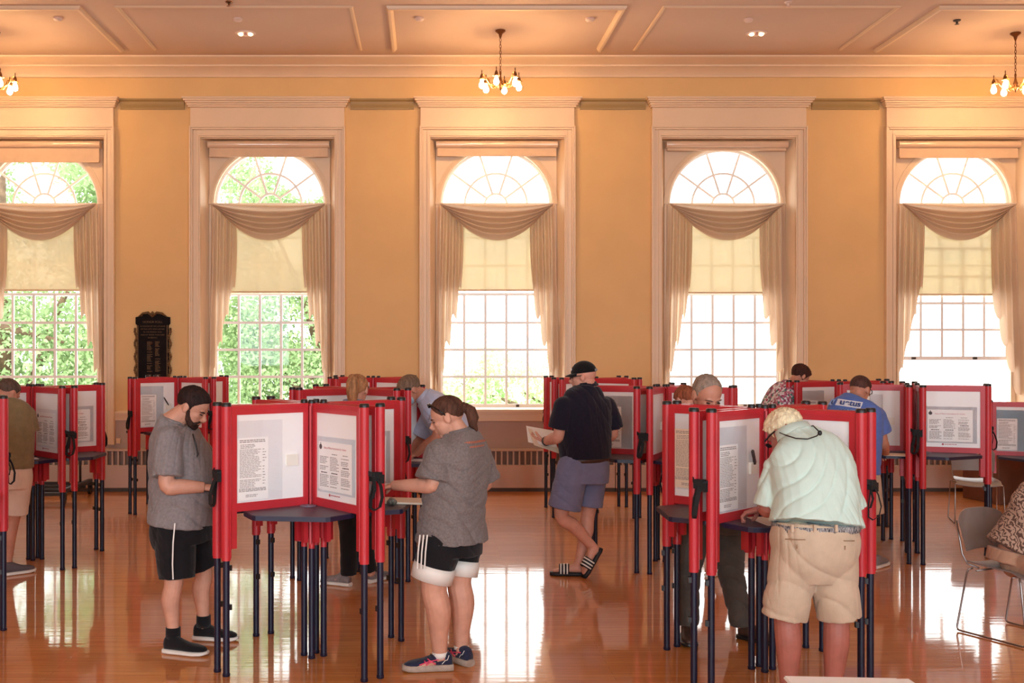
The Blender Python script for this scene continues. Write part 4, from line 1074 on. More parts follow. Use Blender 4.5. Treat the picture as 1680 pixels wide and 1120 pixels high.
def shoe(parent, root, heel, toe_dir, L, m_up, m_sole, style='sneaker', pitch=0.0, trim=None, side=1, label=None):
    Fm = Matrix.Translation(-root) @ foot_frame(heel, toe_dir, pitch)
    prof = [(0.00, 0.026, 0.080), (0.06, 0.034, 0.098), (0.18, 0.037, 0.102), (0.32, 0.038, 0.096), (0.44, 0.040, 0.078), (0.58, 0.045, 0.062), (0.74, 0.048, 0.054), (0.88, 0.041, 0.046), (0.96, 0.029, 0.038), (1.0, 0.014, 0.030)]
    b = nb(); rings = []
    for t, w, h in prof:
        ring = []
        for k in range(20):
            a = 2 * math.pi * k / 20; c, s = math.cos(a), math.sin(a)
            ring.append(Fm @ Vector((t * L, w * c * (abs(c) ** -0.15 if abs(c) > 0.05 else 1) + 0.008 * side * math.sin(t * 2.6), 0.016 + h * 0.5 + h * 0.5 * (s if s < 0 else s * (0.95)))))
        rings.append(ring)
    ring_loft(b, rings); up = obj('shoe', b, m_up, parent, smooth=True)
    if label: up['label'] = label
    b = nb(); rings = []
    for t, w, h in prof:
        x = -0.008 + t * (L + 0.02); zt = 0.030 if style == 'sneaker' else 0.043; ww = w * 1.10 + 0.004
        zb = 0.0 + (0.012 * max(0, t - 0.85) / 0.15)
        yo = 0.008 * side * math.sin(t * 2.6)
        ring = []
        for k in range(16):
            a = 2 * math.pi * k / 16; c, s = math.cos(a), math.sin(a)
            q = (abs(c) ** 4 + abs(s) ** 4) ** -0.25
            ring.append(Fm @ Vector((x, ww * c * q + yo, (zb + zt) / 2 + (zt - zb) / 2 * s * q)))
        rings.append(ring)
    ring_loft(b, rings); obj('sole', b, m_sole, up, smooth='angle')
    if trim:
        def sp(t, z, sd):
            for (t0, w0, h0), (t1, w1, h1) in zip(prof, prof[1:]):
                if t <= t1: break
            f = (t - t0) / (t1 - t0); w = w0 + (w1 - w0) * f; h = (h0 + (h1 - h0) * f) / 2
            q = min(0.92, abs(z - 0.016 - h) / h); return Fm @ Vector((t * L, sd * (w * (1 - q * q) ** 0.42 + 0.0015) + 0.008 * side * math.sin(t * 2.6), z))
        def line(pts, sd, r):
            out = []
            for (ta, za), (tb, zb) in zip(pts, pts[1:]): out += [sp(ta + (tb - ta) * k / 6, za + (zb - za) * k / 6, sd) for k in range(6)]
            return out + [sp(*pts[-1], sd)]
        for sd in (-1, 1):
            for pts in (((0.70, 0.047), (0.52, 0.062), (0.17, 0.080)), ((0.52, 0.078), (0.35, 0.046)), ((0.585, 0.068), (0.53, 0.045)), ((0.42, 0.064), (0.56, 0.045))):
                b = nb(); tube(b, line(pts, sd, 0), 0.0036, 6); obj('side_stripe', b, trim, up, smooth=True)
            b = nb(); tube(b, line(((0.22, 0.046), (0.15, 0.068), (0.105, 0.071), (0.07, 0.096)), sd, 0), 0.002, 6); obj('heel_piping', b, M_WSOLE, up, smooth=True)
        b = nb()
        for q in range(5):
            x = 0.36 + q * 0.06; z = 0.106 - q * 0.011
            tube(b, [Fm @ Vector((x * L, -0.022, z - 0.006)), Fm @ Vector((x * L + 0.008, 0.006 * side, z + 0.004)), Fm @ Vector((x * L, 0.026, z - 0.006))], 0.003, 6)
        obj('lace', b, M_CAP, up, smooth=True)
    return up

def skin(name, col): return mat(name, col, 0.5, var=0.08, vscale=14, bump=0.06, bscale=90, spec=0.35)
def cloth(name, col, var=0.08, vs=6, rough=0.9, bump=0.25, col2=None, stretch=(1, 1, 1)): return mat(name, col, rough, var=var, vscale=vs, bump=bump, bscale=220, spec=0.2, col2=col2, sheen=0.15, stretch=stretch)
def hairm(name, col, var=0.3): return mat(name, col, 0.7, var=var, vscale=9, stretch=(6, 6, 1.2), bump=0.7, bscale=24, spec=0.2)

M_EYE = mat('eye_white', lin(225, 215, 208), 0.25, var=0.01)
M_IRIS = mat('dark_iris', lin(50, 38, 32), 0.2, var=0.05)
M_WSOLE = mat('white_rubber', lin(232, 226, 218), 0.5, var=0.03)

class Person:
    def __init__(s, name_label, Y0, heading, group=None):
        s.Y0 = Y0; s.root = None; s.h = Vector((heading[0], heading[1], 0)).normalized(); s.lat = Vector((s.h.y, -s.h.x, 0))   # lat = the person's right
        s.label = name_label
    def p(s, px, py, dy=0.0): return W(px, py, s.Y0 + dy)
    def start(s, gx, dy=0.0):
        g = W(gx, HY, s.Y0 + dy); s.g = Vector((g.x, g.y, 0)); s.root = empty('person', s.g); tag(s.root, s.label, 'person'); return s
    def fin(s, name, me, m, parent=None, disp=None):
        if disp: folds(me, *disp)
        me.transform(Matrix.Translation(-s.g)); me.name = name
        return obj(name, me, m, parent or s.root, smooth=True)
    def raw(s, name, b, m, parent=None, smooth=True):
        bmesh.ops.translate(b, verts=b.verts, vec=-s.g); return obj(name, b, m, parent or s.root, smooth=smooth)

def build(P, H, torso, arms, legs, mskin, feet, girth=1.0, neck=None, slim=False, voxel=0.006, female=False, hands=True, arm_r=(0.056, 0.050, 0.043, 0.030), leg_r=(0.098, 0.082, 0.060, 0.060, 0.036), foot_bare=True):
    """the whole body as one continuous skin: torso, neck, head, limbs, hands, feet"""
    b = nb()
    body_loft(b, [(*r[:3], r[3] * 0.80, r[4] * 0.80) for r in torso], P.lat)
    size = H.to_scale().x
    top = Vector(torso[-1][:3]); nk = neck or (H @ Vector((0, -0.12, -0.2)))
    tube(b, [top - (nk - top).normalized() * 0.05, lerp(top, nk, 0.5), nk, H @ Vector((0, -0.08, 0.05))], [0.070 * girth, 0.060 * girth, 0.058 * girth, 0.05], 16)
    head_solids(b, H, female)
    for a in arms:
        S, E, Wr = a['pts']; r = [x * a.get('g', 1.0) for x in arm_r]
        limb(b, [S, lerp(S, E, 0.5), E, lerp(E, Wr, 0.35), Wr], [r[0] * 0.82, r[1] * 0.95, r[2], r[2] * 1.02, r[3]])
        if hands: pass
    for l in legs:
        Hp, K, A = l['pts']; g = l.get('g', 1.0); r = [x * g for x in leg_r]
        if slim: r = [r[0] * 0.8, r[1] * 0.8, r[2] * 0.8, r[3] * 0.75, r[4]]
        bk = l.get('calf', -P.h) * 0.018
        limb(b, [Hp, lerp(Hp, K, 0.5), K, lerp(K, A, 0.32) + bk, lerp(K, A, 0.7) + bk * 0.3, A], [r[0], r[1], r[2], r[3], r[4] * 1.25, r[4]])
    for ft in feet:
        Fm = foot_frame(ft['heel'], ft['dir'], ft.get('pitch', 0.0)); L = ft.get('L', 0.27) * 0.93
        rings = []
        for t, w, h in ((0.02, 0.022, 0.05), (0.12, 0.030, 0.075), (0.28, 0.031, 0.078), (0.45, 0.034, 0.06), (0.65, 0.040, 0.043), (0.82, 0.041, 0.032), (0.95, 0.030, 0.024), (1.0, 0.018, 0.016)):
            rings.append([Fm @ Vector((0.01 + t * L, w * math.cos(2 * math.pi * k / 14), 0.022 + h * 0.5 + h * 0.5 * math.sin(2 * math.pi * k / 14))) for k in range(14)])
        ring_loft(b, rings)
        A = legs[ft['leg']]['pts'][2]; r = leg_r[4] * legs[ft['leg']].get('g', 1.0)
        tube(b, [A, Fm @ Vector((0.065, 0, 0.06))], [r, r * 0.95], 12)
    me = remesh(b, voxel, 3)
    if hands:
        bm = bmesh.new(); bm.from_mesh(me)
        for a in arms:
            if 'hand' in a:
                hd = a['hand']; hand(bm, a['pts'][2], hd[0], hd[1], hd[2], hd[3] if len(hd) > 3 else 0.5, hd[4] if len(hd) > 4 else 1.0)
        bmesh.ops.recalc_face_normals(bm, faces=bm.faces); bm.to_mesh(me); bm.free()
    return P.fin('body', me, mskin)

def face(P, H, mbrow, closed=True):
    for s in (-1, 1):
        b = nb(); ellipsoid(b, (s * 0.135, 0.335, 0.0), (0.052, 0.045, 0.03 if not closed else 0.012), H, 12, 8)
        e = P.raw('eye', b, M_EYE if not closed else M_IRIS)
        if not closed:
            b = nb(); ellipsoid(b, (s * 0.135, 0.368, -0.01), (0.024, 0.016, 0.022), H, 10, 8); P.raw('iris', b, M_IRIS, e)
        b = nb(); sz = H.to_scale().x
        tube(b, [H @ Vector((s * 0.06, 0.375, 0.065)), H @ Vector((s * 0.14, 0.365, 0.085)), H @ Vector((s * 0.225, 0.30, 0.065))], [0.014 * sz, 0.018 * sz, 0.008 * sz], 8)
        P.raw('eyebrow', b, mbrow)

HC, HR = (0, -0.06, 0.12), (0.325, 0.42, 0.375)      # cranium centre and radii in head units
def short_hair(P, H, m, thick=0.07, t=0.0, noise=0.03, recede=0.0, n=None, low=-0.62, ear=-0.10, burn=-0.30, front=0.50):
    """hair from a hairline: threshold height round the cranium from the forehead over temple, sideburn and ear to the nape"""
    kn = [(-1.0, low), (-0.62, low), (-0.38, -0.46), (-0.16, ear - 0.04), (0.04, ear), (0.16, burn), (0.30, burn), (0.40, 0.02 + recede * 0.6), (0.60, 0.26 + recede), (0.80, front + recede * 0.8), (1.0, front + 0.1)]
    def mk(d):
        y = d.y / max(0.35, math.sqrt(max(1e-6, 1 - min(0.99, d.z * d.z * 0.5))))
        for (a, za), (b_, zb) in zip(kn, kn[1:]):
            if y <= b_: break
        z = za + (zb - za) * min(1, max(0, (y - a) / (b_ - a)))
        v = sstep(-0.09, 0.07, d.z - z)
        return v * (0.55 + 0.45 * sstep(-0.6, 0.3, d.z))
    return shell('hair', H, HC, HR, mk, thick, 0.10, m, P.root, P.g, noise, nscale=7.0, stretch=(2.2, 1.0, 1.0))

def shirt(P, torso, arms, m, sleeve=0.75, grow=0.013, sl_r=(0.078, 0.085, 0.088), amp=0.006, freq=30, seed=1, direction=(0.5, 0.2, 0.8), name='t_shirt', voxel=0.007, it=2, sharp=1.0, hem_open=True):
    b = nb()
    body_loft(b, [(*r[:3], r[3], r[4]) for r in torso], P.lat, grow=grow)
    for a in arms:
        S, E, Wr = a['pts']; g = a.get('sg', 1.0)
        t = a.get('sleeve', sleeve)
        if t <= 1.0:
            e = lerp(S, E, t)
            tube(b, [r for r in (S, lerp(S, e, 0.5), e)], [sl_r[0] * g, sl_r[1] * g, sl_r[2] * g], 18)
        else:
            e = lerp(E, Wr, t - 1)
            tube(b, [S, lerp(S, E, 0.6), E, e], [sl_r[0] * g, sl_r[1] * g, sl_r[1] * g, sl_r[2] * 0.8 * g], 18)
        ellipsoid(b, S, (sl_r[0] * g * 1.02,) * 3, None, 16, 12)
    return P.fin(name, remesh(b, voxel, it), m, disp=(amp, freq, seed, direction, sharp))

def trousers(P, hips, legs, m, name='shorts', hem=None, r=(0.125, 0.118, 0.112), amp=0.005, freq=26, seed=2, direction=(0.6, 0.3, 0.7), full=False, voxel=0.007, it=2, grow=0.012):
    b = nb()
    body_loft(b, hips, P.lat, grow=grow)
    for l in legs:
        Hp, K, A = l['pts']; g = l.get('tg', 1.0)
        if full:
            e = lerp(K, A, 0.97); tube(b, [Hp, lerp(Hp, K, 0.5), K, lerp(K, A, 0.5), e], [r[0] * g, r[1] * 0.9 * g, r[2] * 0.78 * g, r[2] * 0.70 * g, r[2] * 0.66 * g], 20)
        else:
            e = l.get('hem') or lerp(Hp, K, hem or 0.95)
            tube(b, [Hp, lerp(Hp, e, 0.5), e], [r[0] * g, r[1] * g, r[2] * g], 22)
        ellipsoid(b, Hp, (r[0] * g,) * 3, None, 16, 12)
    return P.fin(name, remesh(b, voxel, it), m, disp=(amp, freq, seed, direction))

def collar(P, c, ax, r, h, m, name='collar', d=0.85):
    """standing or flat neck band round a neck"""
    b = nb(); ax = Vector(ax).normalized(); lat = (P.lat - ax * P.lat.dot(ax)).normalized(); v = ax.cross(lat)
    rings = []
    for t, k in ((-0.5, 1.10), (-0.5, 0.98), (0.5, 0.94), (0.5, 1.02), (-0.5, 1.10)):
        rings.append([c + ax * (h * t) + lat * (r * k * math.cos(a)) + v * (r * k * d * math.sin(a)) for a in [2 * math.pi * q / 24 for q in range(24)]])
    ring_loft(b, rings, cap=False); return P.raw(name, b, m)

SK1 = skin('fair_skin', lin(210, 154, 130)); SK2 = skin('tanned_skin', lin(196, 136, 112)); SK3 = skin('ruddy_skin', lin(176, 110, 96)); SK4 = skin('pink_skin', lin(212, 152, 130))

# ---- the bearded man at the nearest left booth
P = Person('bearded man in grey t-shirt and black shorts writing at the nearest left booth', 7.05, (0.97, -0.12)).start(300)
H = head_matrix(P.p(317, 668, -0.02), (0.83, -0.20, -0.55), 0.25)
torso = [(*P.p(300, 856), 0.215, 0.185), (*P.p(302, 815), 0.215, 0.200), (*P.p(300, 775), 0.21, 0.195), (*P.p(292, 738), 0.215, 0.165), (*P.p(286, 712), 0.205, 0.125), (*P.p(284, 698), 0.13, 0.09), (*P.p(288, 688), 0.07, 0.065)]
RS, LS = P.p(276, 722, -0.20), P.p(303, 716, 0.20)
arms = [dict(pts=(RS, P.p(274, 797, -0.27), P.p(335, 799, -0.20)), hand=((0.93, 0.3, -0.1), (0, 0.3, -1), 1, 0.6), g=1.12), dict(pts=(LS, P.p(340, 762, 0.25), P.p(372, 800, 0.10)), hand=((0.9, -0.2, -0.3), (0, -0.2, -1), -1, 0.6))]
legs = [dict(pts=(P.p(288, 868, -0.10), P.p(285, 957, -0.14), P.p(284, 1040, -0.14)), hem=P.p(290, 948, -0.13), tg=0.92), dict(pts=(P.p(310, 868, 0.10), P.p(334, 940, 0.14), P.p(334, 1020, 0.15)), hem=P.p(334, 930, 0.14), tg=0.85)]
feet = [dict(heel=Vector((P.p(271, 1067, -0.14).x, 6.91, 0)), dir=(0.97, -0.25), leg=0), dict(heel=Vector((P.p(318, 1048, 0.15).x, 7.22, 0)), dir=(0.99, -0.1), leg=1)]
build(P, H, torso, arms, legs, SK1, feet, girth=1.12, voxel=0.005)
MB = hairm('dark_brown_hair', lin(44, 30, 28))
face(P, H, MB)
short_hair(P, H, MB, 0.12, 0.0, 0.055, burn=-0.42, front=0.46)
b = nb()
for c, r in (((0, 0.275, -0.395), (0.115, 0.105, 0.105)),): ellipsoid(b, c, r, H)
for q in (-1, 1):
    tube(b, [H @ Vector(v) for v in ((q * 0.285, 0.035, 0.03), (q * 0.262, 0.055, -0.12), (q * 0.215, 0.12, -0.25), (q * 0.13, 0.225, -0.35), (q * 0.03, 0.29, -0.40))], [0.006, 0.013, 0.022, 0.025, 0.024], 12)
    tube(b, [H @ Vector(v) for v in ((q * 0.02, 0.385, -0.195), (q * 0.08, 0.37, -0.21), (q * 0.125, 0.325, -0.27), (q * 0.115, 0.295, -0.34))], [0.0075, 0.009, 0.011, 0.012], 10)
P.fin('beard', remesh(b, 0.005, 2), hairm('brown_beard', lin(62, 42, 36)), disp=(0.0022, 160, 4, (0.3, 0.2, 0.9)))
MG = cloth('heather_grey_jersey', lin(136, 128, 128), 0.10, 60)
t = shirt(P, [(*P.p(298, 858), 0.225, 0.190)] + torso[1:-1] + [(*P.p(287, 690), 0.085, 0.08)], arms, MG, 0.80, 0.014, (0.088, 0.096, 0.098), 0.010, 34, 3, (0.75, 0.2, 0.6))
collar(P, P.p(287, 689), (0.35, 0, 1), 0.082, 0.016, MG)
MK = cloth('black_sport_knit', lin(26, 23, 26), 0.15, 10)
hips = [(*P.p(300, 872), 0.205, 0.19), (*P.p(300, 845), 0.205, 0.18), (*P.p(300, 820), 0.19, 0.17)]
s_ = trousers(P, [(*P.p(302, 890), 0.19, 0.175)] + hips, legs, MK, 'shorts', None, (0.145, 0.138, 0.125), 0.006, 24, 5)
b = nb(); ribbon(b, [P.p(287, 858, -0.262), P.p(284, 890, -0.285), P.p(283, 925, -0.272), P.p(284, 950, -0.262)], (1, 0, 0), 0.008, 0.004); P.raw('white_piping', b, M_WSOLE, s_, False)
for f in feet: shoe(P.root, P.g, f['heel'], f['dir'], 0.285, MK, M_WSOLE, side=1)
for l in legs:
    b = nb(); tube(b, [lerp(l['pts'][1], l['pts'][2], 0.86), l['pts'][2] - Vector((0, 0, 0.03))], [0.047, 0.048], 16); P.raw('sock', b, MK)
b = nb(); q = P.p(313, 735, -0.165); tube(b, [q + Vector((0.012, 0, 0.09)), q + Vector((0.03, 0, 0.03)), q + Vector((0.045, 0, -0.04)), q + Vector((0.03, 0.0, -0.075)), q + Vector((0.02, 0, -0.03))], 0.005, 8); P.raw('sunglasses', b, M_CAP)

# ---- the woman with a ponytail
P = Person('woman with a ponytail in grey t-shirt and black shorts with white bands', 6.6, (-0.86, 0.50)).start(742)
H = head_matrix(P.p(733, 684, 0.0), (-0.90, 0.12, -0.38), 0.245)
torso = [(*P.p(741, 884), 0.205, 0.165), (*P.p(742, 850), 0.20, 0.165), (*P.p(747, 810), 0.195, 0.16), (*P.p(753, 770), 0.205, 0.15), (*P.p(757, 738), 0.20, 0.125), (*P.p(757, 720), 0.155, 0.098), (*P.p(755, 708), 0.078, 0.068)]
arms = [dict(pts=(P.p(722, 745, -0.12), P.p(708, 796, -0.16), P.p(645, 796, 0.02)), hand=((-0.9, 0.35, -0.25), (0, 0, -1), -1, 0.45, 0.92), g=0.98, sleeve=0.86, sg=1.05), dict(pts=(P.p(783, 748, 0.16), P.p(797, 795, 0.20), P.p(745, 800, 0.46)), hand=((-0.9, 0.3, -0.2), (0, 0, -1), 1, 0.5, 0.92), g=0.9, sleeve=0.85)]
legs = [dict(pts=(P.p(722, 895, -0.10), P.p(712, 966, -0.10), P.p(722, 1072, -0.07)), hem=P.p(708, 949, -0.10), g=1.16, tg=0.97), dict(pts=(P.p(758, 892, 0.10), P.p(753, 955, 0.08), P.p(757, 1062, 0.09)), hem=P.p(752, 941, 0.08), g=1.14, tg=0.92)]
feet = [dict(heel=Vector((P.p(741, 1100, -0.07).x, 6.53, 0)), dir=(-0.97, -0.12), leg=0), dict(heel=Vector((P.p(770, 1090, 0.1).x, 6.60, 0)), dir=(-0.62, 0.75), leg=1)]
build(P, H, torso, arms, legs, SK1, feet, girth=0.86, voxel=0.005, female=True, leg_r=(0.092, 0.080, 0.066, 0.066, 0.038))
ML = hairm('brown_highlighted_hair', lin(86, 56, 44), 0.35)
face(P, H, ML, closed=True)
short_hair(P, H, ML, 0.075, 0.0, 0.018, low=-0.66, burn=-0.12, ear=-0.22, front=0.55)
b = nb(); Q = [P.p(754, 669, 0), P.p(763, 668, -0.01), P.p(772, 674, -0.02), P.p(776, 686, -0.03), P.p(776, 697, -0.035), P.p(783, 707, -0.04)]
tube(b, Q, [0.026, 0.030, 0.036, 0.036, 0.026, 0.006], 14); P.raw('ponytail', b, ML)
b = nb(); tube(b, [P.p(758, 668.5, 0), P.p(762, 668, -0.008)], [0.033, 0.033], 16); P.raw('hair_tie', b, M_CAP)
b = nb()
for s in (-1, 1):
    tube(b, [H @ Vector(v) for v in ((s * 0.08, 0.30, 0.43), (s * 0.22, 0.22, 0.40), (s * 0.345, 0.08, 0.24), (s * 0.365, -0.03, 0.06))], 0.0045, 8)
    ellipsoid(b, (s * 0.15, 0.29, 0.42), (0.10, 0.03, 0.06), H, 12, 8)
P.raw('sunglasses', b, mat('glossy_black_frame', lin(20, 18, 20), 0.12, var=0.02))
MG2 = cloth('heather_charcoal_jersey', lin(122, 112, 110), 0.16, 90)
t = shirt(P, [(*P.p(741, 886), 0.224, 0.190)] + torso[1:-1] + [(*P.p(755, 707), 0.082, 0.075)], arms, MG2, 0.8, 0.016, (0.088, 0.098, 0.104), 0.010, 34, 11, (0.7, 0.1, 0.6))
collar(P, P.p(754, 706), (-0.25, 0.05, 1), 0.078, 0.018, MG2)
hips = [(*P.p(738, 905), 0.195, 0.17), (*P.p(740, 880), 0.19, 0.16), (*P.p(742, 858), 0.16, 0.13)]
s_ = trousers(P, hips, legs, MK, 'shorts', None, (0.135, 0.128, 0.122), 0.005, 22, 8)
for i, l in enumerate(legs):
    b = nb(); e = l['hem']; d = (l['pts'][0] - e).normalized(); tube(b, [e - d * 0.006, e + d * 0.05, e + d * 0.085], [0.130 * l['tg'], 0.133 * l['tg'], 0.131 * l['tg']], 26); P.raw('white_band', b, M_WSOLE, s_)
for k in range(3):
    b = nb(); dx = k * 6; ribbon(b, [P.p(689 + dx, 877, -0.235), P.p(686 + dx, 905, -0.238), P.p(684.5 + dx, 933, -0.225)], (1, 0.3, 0), 0.008, 0.004); P.raw('side_stripe', b, M_WSOLE, s_, False)
MNV = cloth('navy_mesh', lin(42, 44, 66), 0.2, 40); MSO = mat('beige_trail_sole', lin(168, 150, 136), 0.7, var=0.1, vscale=30); MPK = mat('hot_pink_overlay', lin(228, 70, 104), 0.5, var=0.03)
for f in feet: shoe(P.root, P.g, f['heel'], f['dir'], 0.285, MNV, MSO, 'trail', trim=MPK, side=1, label='navy running shoe with pink stripes')
for l in legs:
    b = nb(); tube(b, [lerp(l['pts'][1], l['pts'][2], 0.965), l['pts'][2] - Vector((0, 0, 0.02))], [0.046, 0.048], 16); P.raw('sock', b, M_WSOLE)
b = nb(); rt.seed(3); Mq = Matrix(((0.86, 0.5, 0, 0), (-0.5, 0.86, 0, 0), (0, 0, 1, 0), (0, 0, 0, 1)))

# ---- the man in the cap, walking left
P = Person('man in black cap, navy polo and blue shorts walking in slides with papers', 9.25, (-0.58, 0.82)).start(955)
H = head_matrix(P.p(956, 618, 0.0), (-0.93, 0.28, -0.12), 0.245)
torso = [(*P.p(960, 752), 0.205, 0.165), (*P.p(960, 725), 0.215, 0.175), (*P.p(960, 695), 0.225, 0.165), (*P.p(961, 668), 0.225, 0.145), (*P.p(961, 651), 0.20, 0.115), (*P.p(963, 640), 0.135, 0.09), (*P.p(964, 632), 0.08, 0.072)]
arms = [dict(pts=(P.p(925, 668, -0.12), P.p(916, 716, -0.10), P.p(894, 724, 0.16)), hand=((-0.75, 0.6, 0.15), (0.3, 0.4, 0.8), -1, 0.5), g=1.15, sleeve=0.72), dict(pts=(P.p(996, 668, 0.14), P.p(1005, 712, 0.16), P.p(965, 724, 0.40)), hand=((-0.9, 0.3, 0.1), (0, 0, 1), 1, 0.4), g=1.1, sleeve=0.8)]
legs = [dict(pts=(P.p(940, 768, -0.09), P.p(921, 846, -0.10), P.p(978, 902, -0.02)), hem=P.p(925, 834, -0.10), calf=Vector((0.5, 0.1, 0.5)), tg=1.05), dict(pts=(P.p(973, 768, 0.09), P.p(964, 848, 0.10), P.p(950, 920, 0.04)), hem=P.p(963, 828, 0.10), tg=1.0)]
feet = [dict(heel=P.p(987, 902, -0.02), dir=(-0.84, -0.25), leg=0, pitch=math.radians(-56)), dict(heel=Vector((P.p(958, 940, 0.0).x, 9.26, 0.004)), dir=(-0.98, 0.12), leg=1)]
Fm = foot_frame(feet[0]['heel'], feet[0]['dir'], feet[0]['pitch']); lowest = min((Fm @ Vector((x, 0, 0))).z for x in (0.0, 0.27)); feet[0]['heel'] = feet[0]['heel'] + Vector((0, 0, 0.006 - lowest))
build(P, H, torso, arms, legs, SK4, feet, girth=1.2, voxel=0.006)
face(P, H, MB)
MCAP = cloth('black_cap_twill', lin(22, 20, 22), 0.1, 20)
cp = shell('cap', H, (0, -0.06, 0.13), (0.335, 0.43, 0.40), lambda d: sstep(-0.02, 0.06, d.z + 0.10 * d.y * 0 - 0.02), 0.05, 0.03, MCAP, P.root, P.g, 0.0)
b = nb(); rings = []
for k in range(13):
    a = math.radians(-62 + 124 * k / 12); c, s = math.cos(a), math.sin(a)
    inner = Vector((0.335 * s, -0.06 + 0.43 * c, 0.155)); outer = Vector((0.36 * s, -0.06 + (0.43 + 0.36 * max(0, c - 0.35)) * c + 0.0, 0.10 - 0.05 * abs(s)))
    rings.append([H @ inner, H @ outer, H @ (outer - Vector((0, 0, 0.025))), H @ (inner - Vector((0, 0, 0.025)))])
ring_loft(b, rings); P.raw('brim', b, MCAP, cp)
b = nb(); ellipsoid(b, (-0.12, 0.345, 0.30), (0.05, 0.03, 0.05), H, 8, 6); P.raw('badge', b, M_WSOLE, cp)
b = nb(); ribbon(b, [H @ Vector(v) for v in ((-0.18, -0.475, 0.19), (0, -0.525, 0.19), (0.16, -0.485, 0.19))], H.col[2].to_3d(), 0.02, 0.003); P.raw('cap_script', b, mat('grey_thread', lin(150, 150, 155), 0.7, var=0.1), cp, False)
b = nb()
for s in (-1, 1): tube(b, [H @ Vector(v) for v in ((s * 0.06, 0.43, 0.02), (s * 0.22, 0.36, 0.03), (s * 0.345, 0.15, 0.05), (s * 0.35, -0.02, 0.05))], 0.0035, 8)
for s in (-1, 1): ellipsoid(b, (s * 0.14, 0.415, 0.0), (0.085, 0.012, 0.05), H, 14, 8)
P.raw('glasses', b, M_CAP)
MP = cloth('navy_pique', lin(28, 25, 40), 0.12, 40)
shirt(P, [(*P.p(960, 750), 0.212, 0.172)] + torso[1:-1] + [(*P.p(964, 632), 0.085, 0.078)], arms, MP, 0.75, 0.014, (0.088, 0.098, 0.10), 0.006, 27, 21, (0.6, 0.1, 0.7), name='polo_shirt')
collar(P, P.p(963.5, 631), (-0.12, 0.05, 1), 0.084, 0.04, MP)
MBL = cloth('slate_blue_chino', lin(118, 120, 150), 0.07, 12)
hips = [(*P.p(957, 790), 0.20, 0.175), (*P.p(958, 770), 0.205, 0.175), (*P.p(959, 752), 0.19, 0.165)]
s_ = trousers(P, hips, legs, MBL, 'shorts', None, (0.128, 0.130, 0.132), 0.006, 20, 13)
b = nb(); body_loft(b, [(*P.p(959, 756), 0.213, 0.178), (*P.p(959, 748), 0.213, 0.178)], P.lat, m=1); P.raw('belt', b, mat('brown_leather', lin(70, 48, 40), 0.45, var=0.1))
M_FOAM = mat('black_foam_slide', lin(30, 26, 30), 0.6, var=0.08)
for i, f in enumerate(feet):
    Fm = foot_frame(f['heel'], f['dir'], f.get('pitch', 0.0)); b = nb(); rings = []
    for t, w in ((-0.02, 0.024), (0.08, 0.036), (0.3, 0.037), (0.55, 0.043), (0.78, 0.050), (0.93, 0.040), (1.0, 0.020)):
        rings.append([Fm @ Vector((t * 0.285, w * x, z)) for x, z in ((-1, 0.0), (1, 0.0), (1.02, 0.012), (1, 0.024), (-1, 0.024), (-1.02, 0.012))])
    ring_loft(b, rings); sl = P.raw('slide', b, M_FOAM)
    def strap_pts(x, k): return [Fm @ Vector((x, 0.052 * math.cos(a) * k, 0.018 + 0.072 * math.sin(a) * k * (1.08 - 1.4 * (x - 0.13)))) for a in [math.pi * q / 10 for q in range(11)]]
    b = nb(); ribbon(b, strap_pts(0.165, 1.0), Fm.col[0].to_3d(), 0.085, 0.004); P.raw('strap', b, M_FOAM, sl)
    for q in range(3):
        b = nb(); ribbon(b, strap_pts(0.138 + 0.027 * q, 1.05), Fm.col[0].to_3d(), 0.012, 0.003); P.raw('stripe', b, M_WSOLE, sl)
b = nb(); w0 = arms[0]['pts'][2]; d = (arms[0]['pts'][1] - w0).normalized(); tube(b, [w0 + d * 0.02, w0 + d * 0.045], [0.041, 0.041], 16); wa = P.raw('wristwatch', b, M_CAP)
b = nb(); q = w0 + d * 0.033 + Vector((-0.02, -0.036, 0.01)); ellipsoid(b, q, (0.017, 0.012, 0.02), None, 12, 8); P.raw('watch_dial', b, M_STEEL, wa)
# papers in his hands
for k, (lb, rz, off, tl, mm_) in enumerate((('cream folder sheet held open by the man in the cap', 0.25, Vector((0.0, 0.07, -0.035)), (0.45, -0.55), M_CREAM), ('white sheet lying on the folder held by the man in the cap', 0.05, Vector((-0.02, 0.10, 0.0)), (0.42, -0.30), M_PAPER))):
    b = nb(); box(b, -0.12 + 0.0, 0.13, -0.15, 0.15, -0.001, 0.001)
    o = obj('paper_sheet', b, mm_); q = P.p(893, 717, 0.16) + off
    o.location = q; o.rotation_euler = (tl[0], tl[1] * -0.6, rz); tag(o, lb, 'paper')

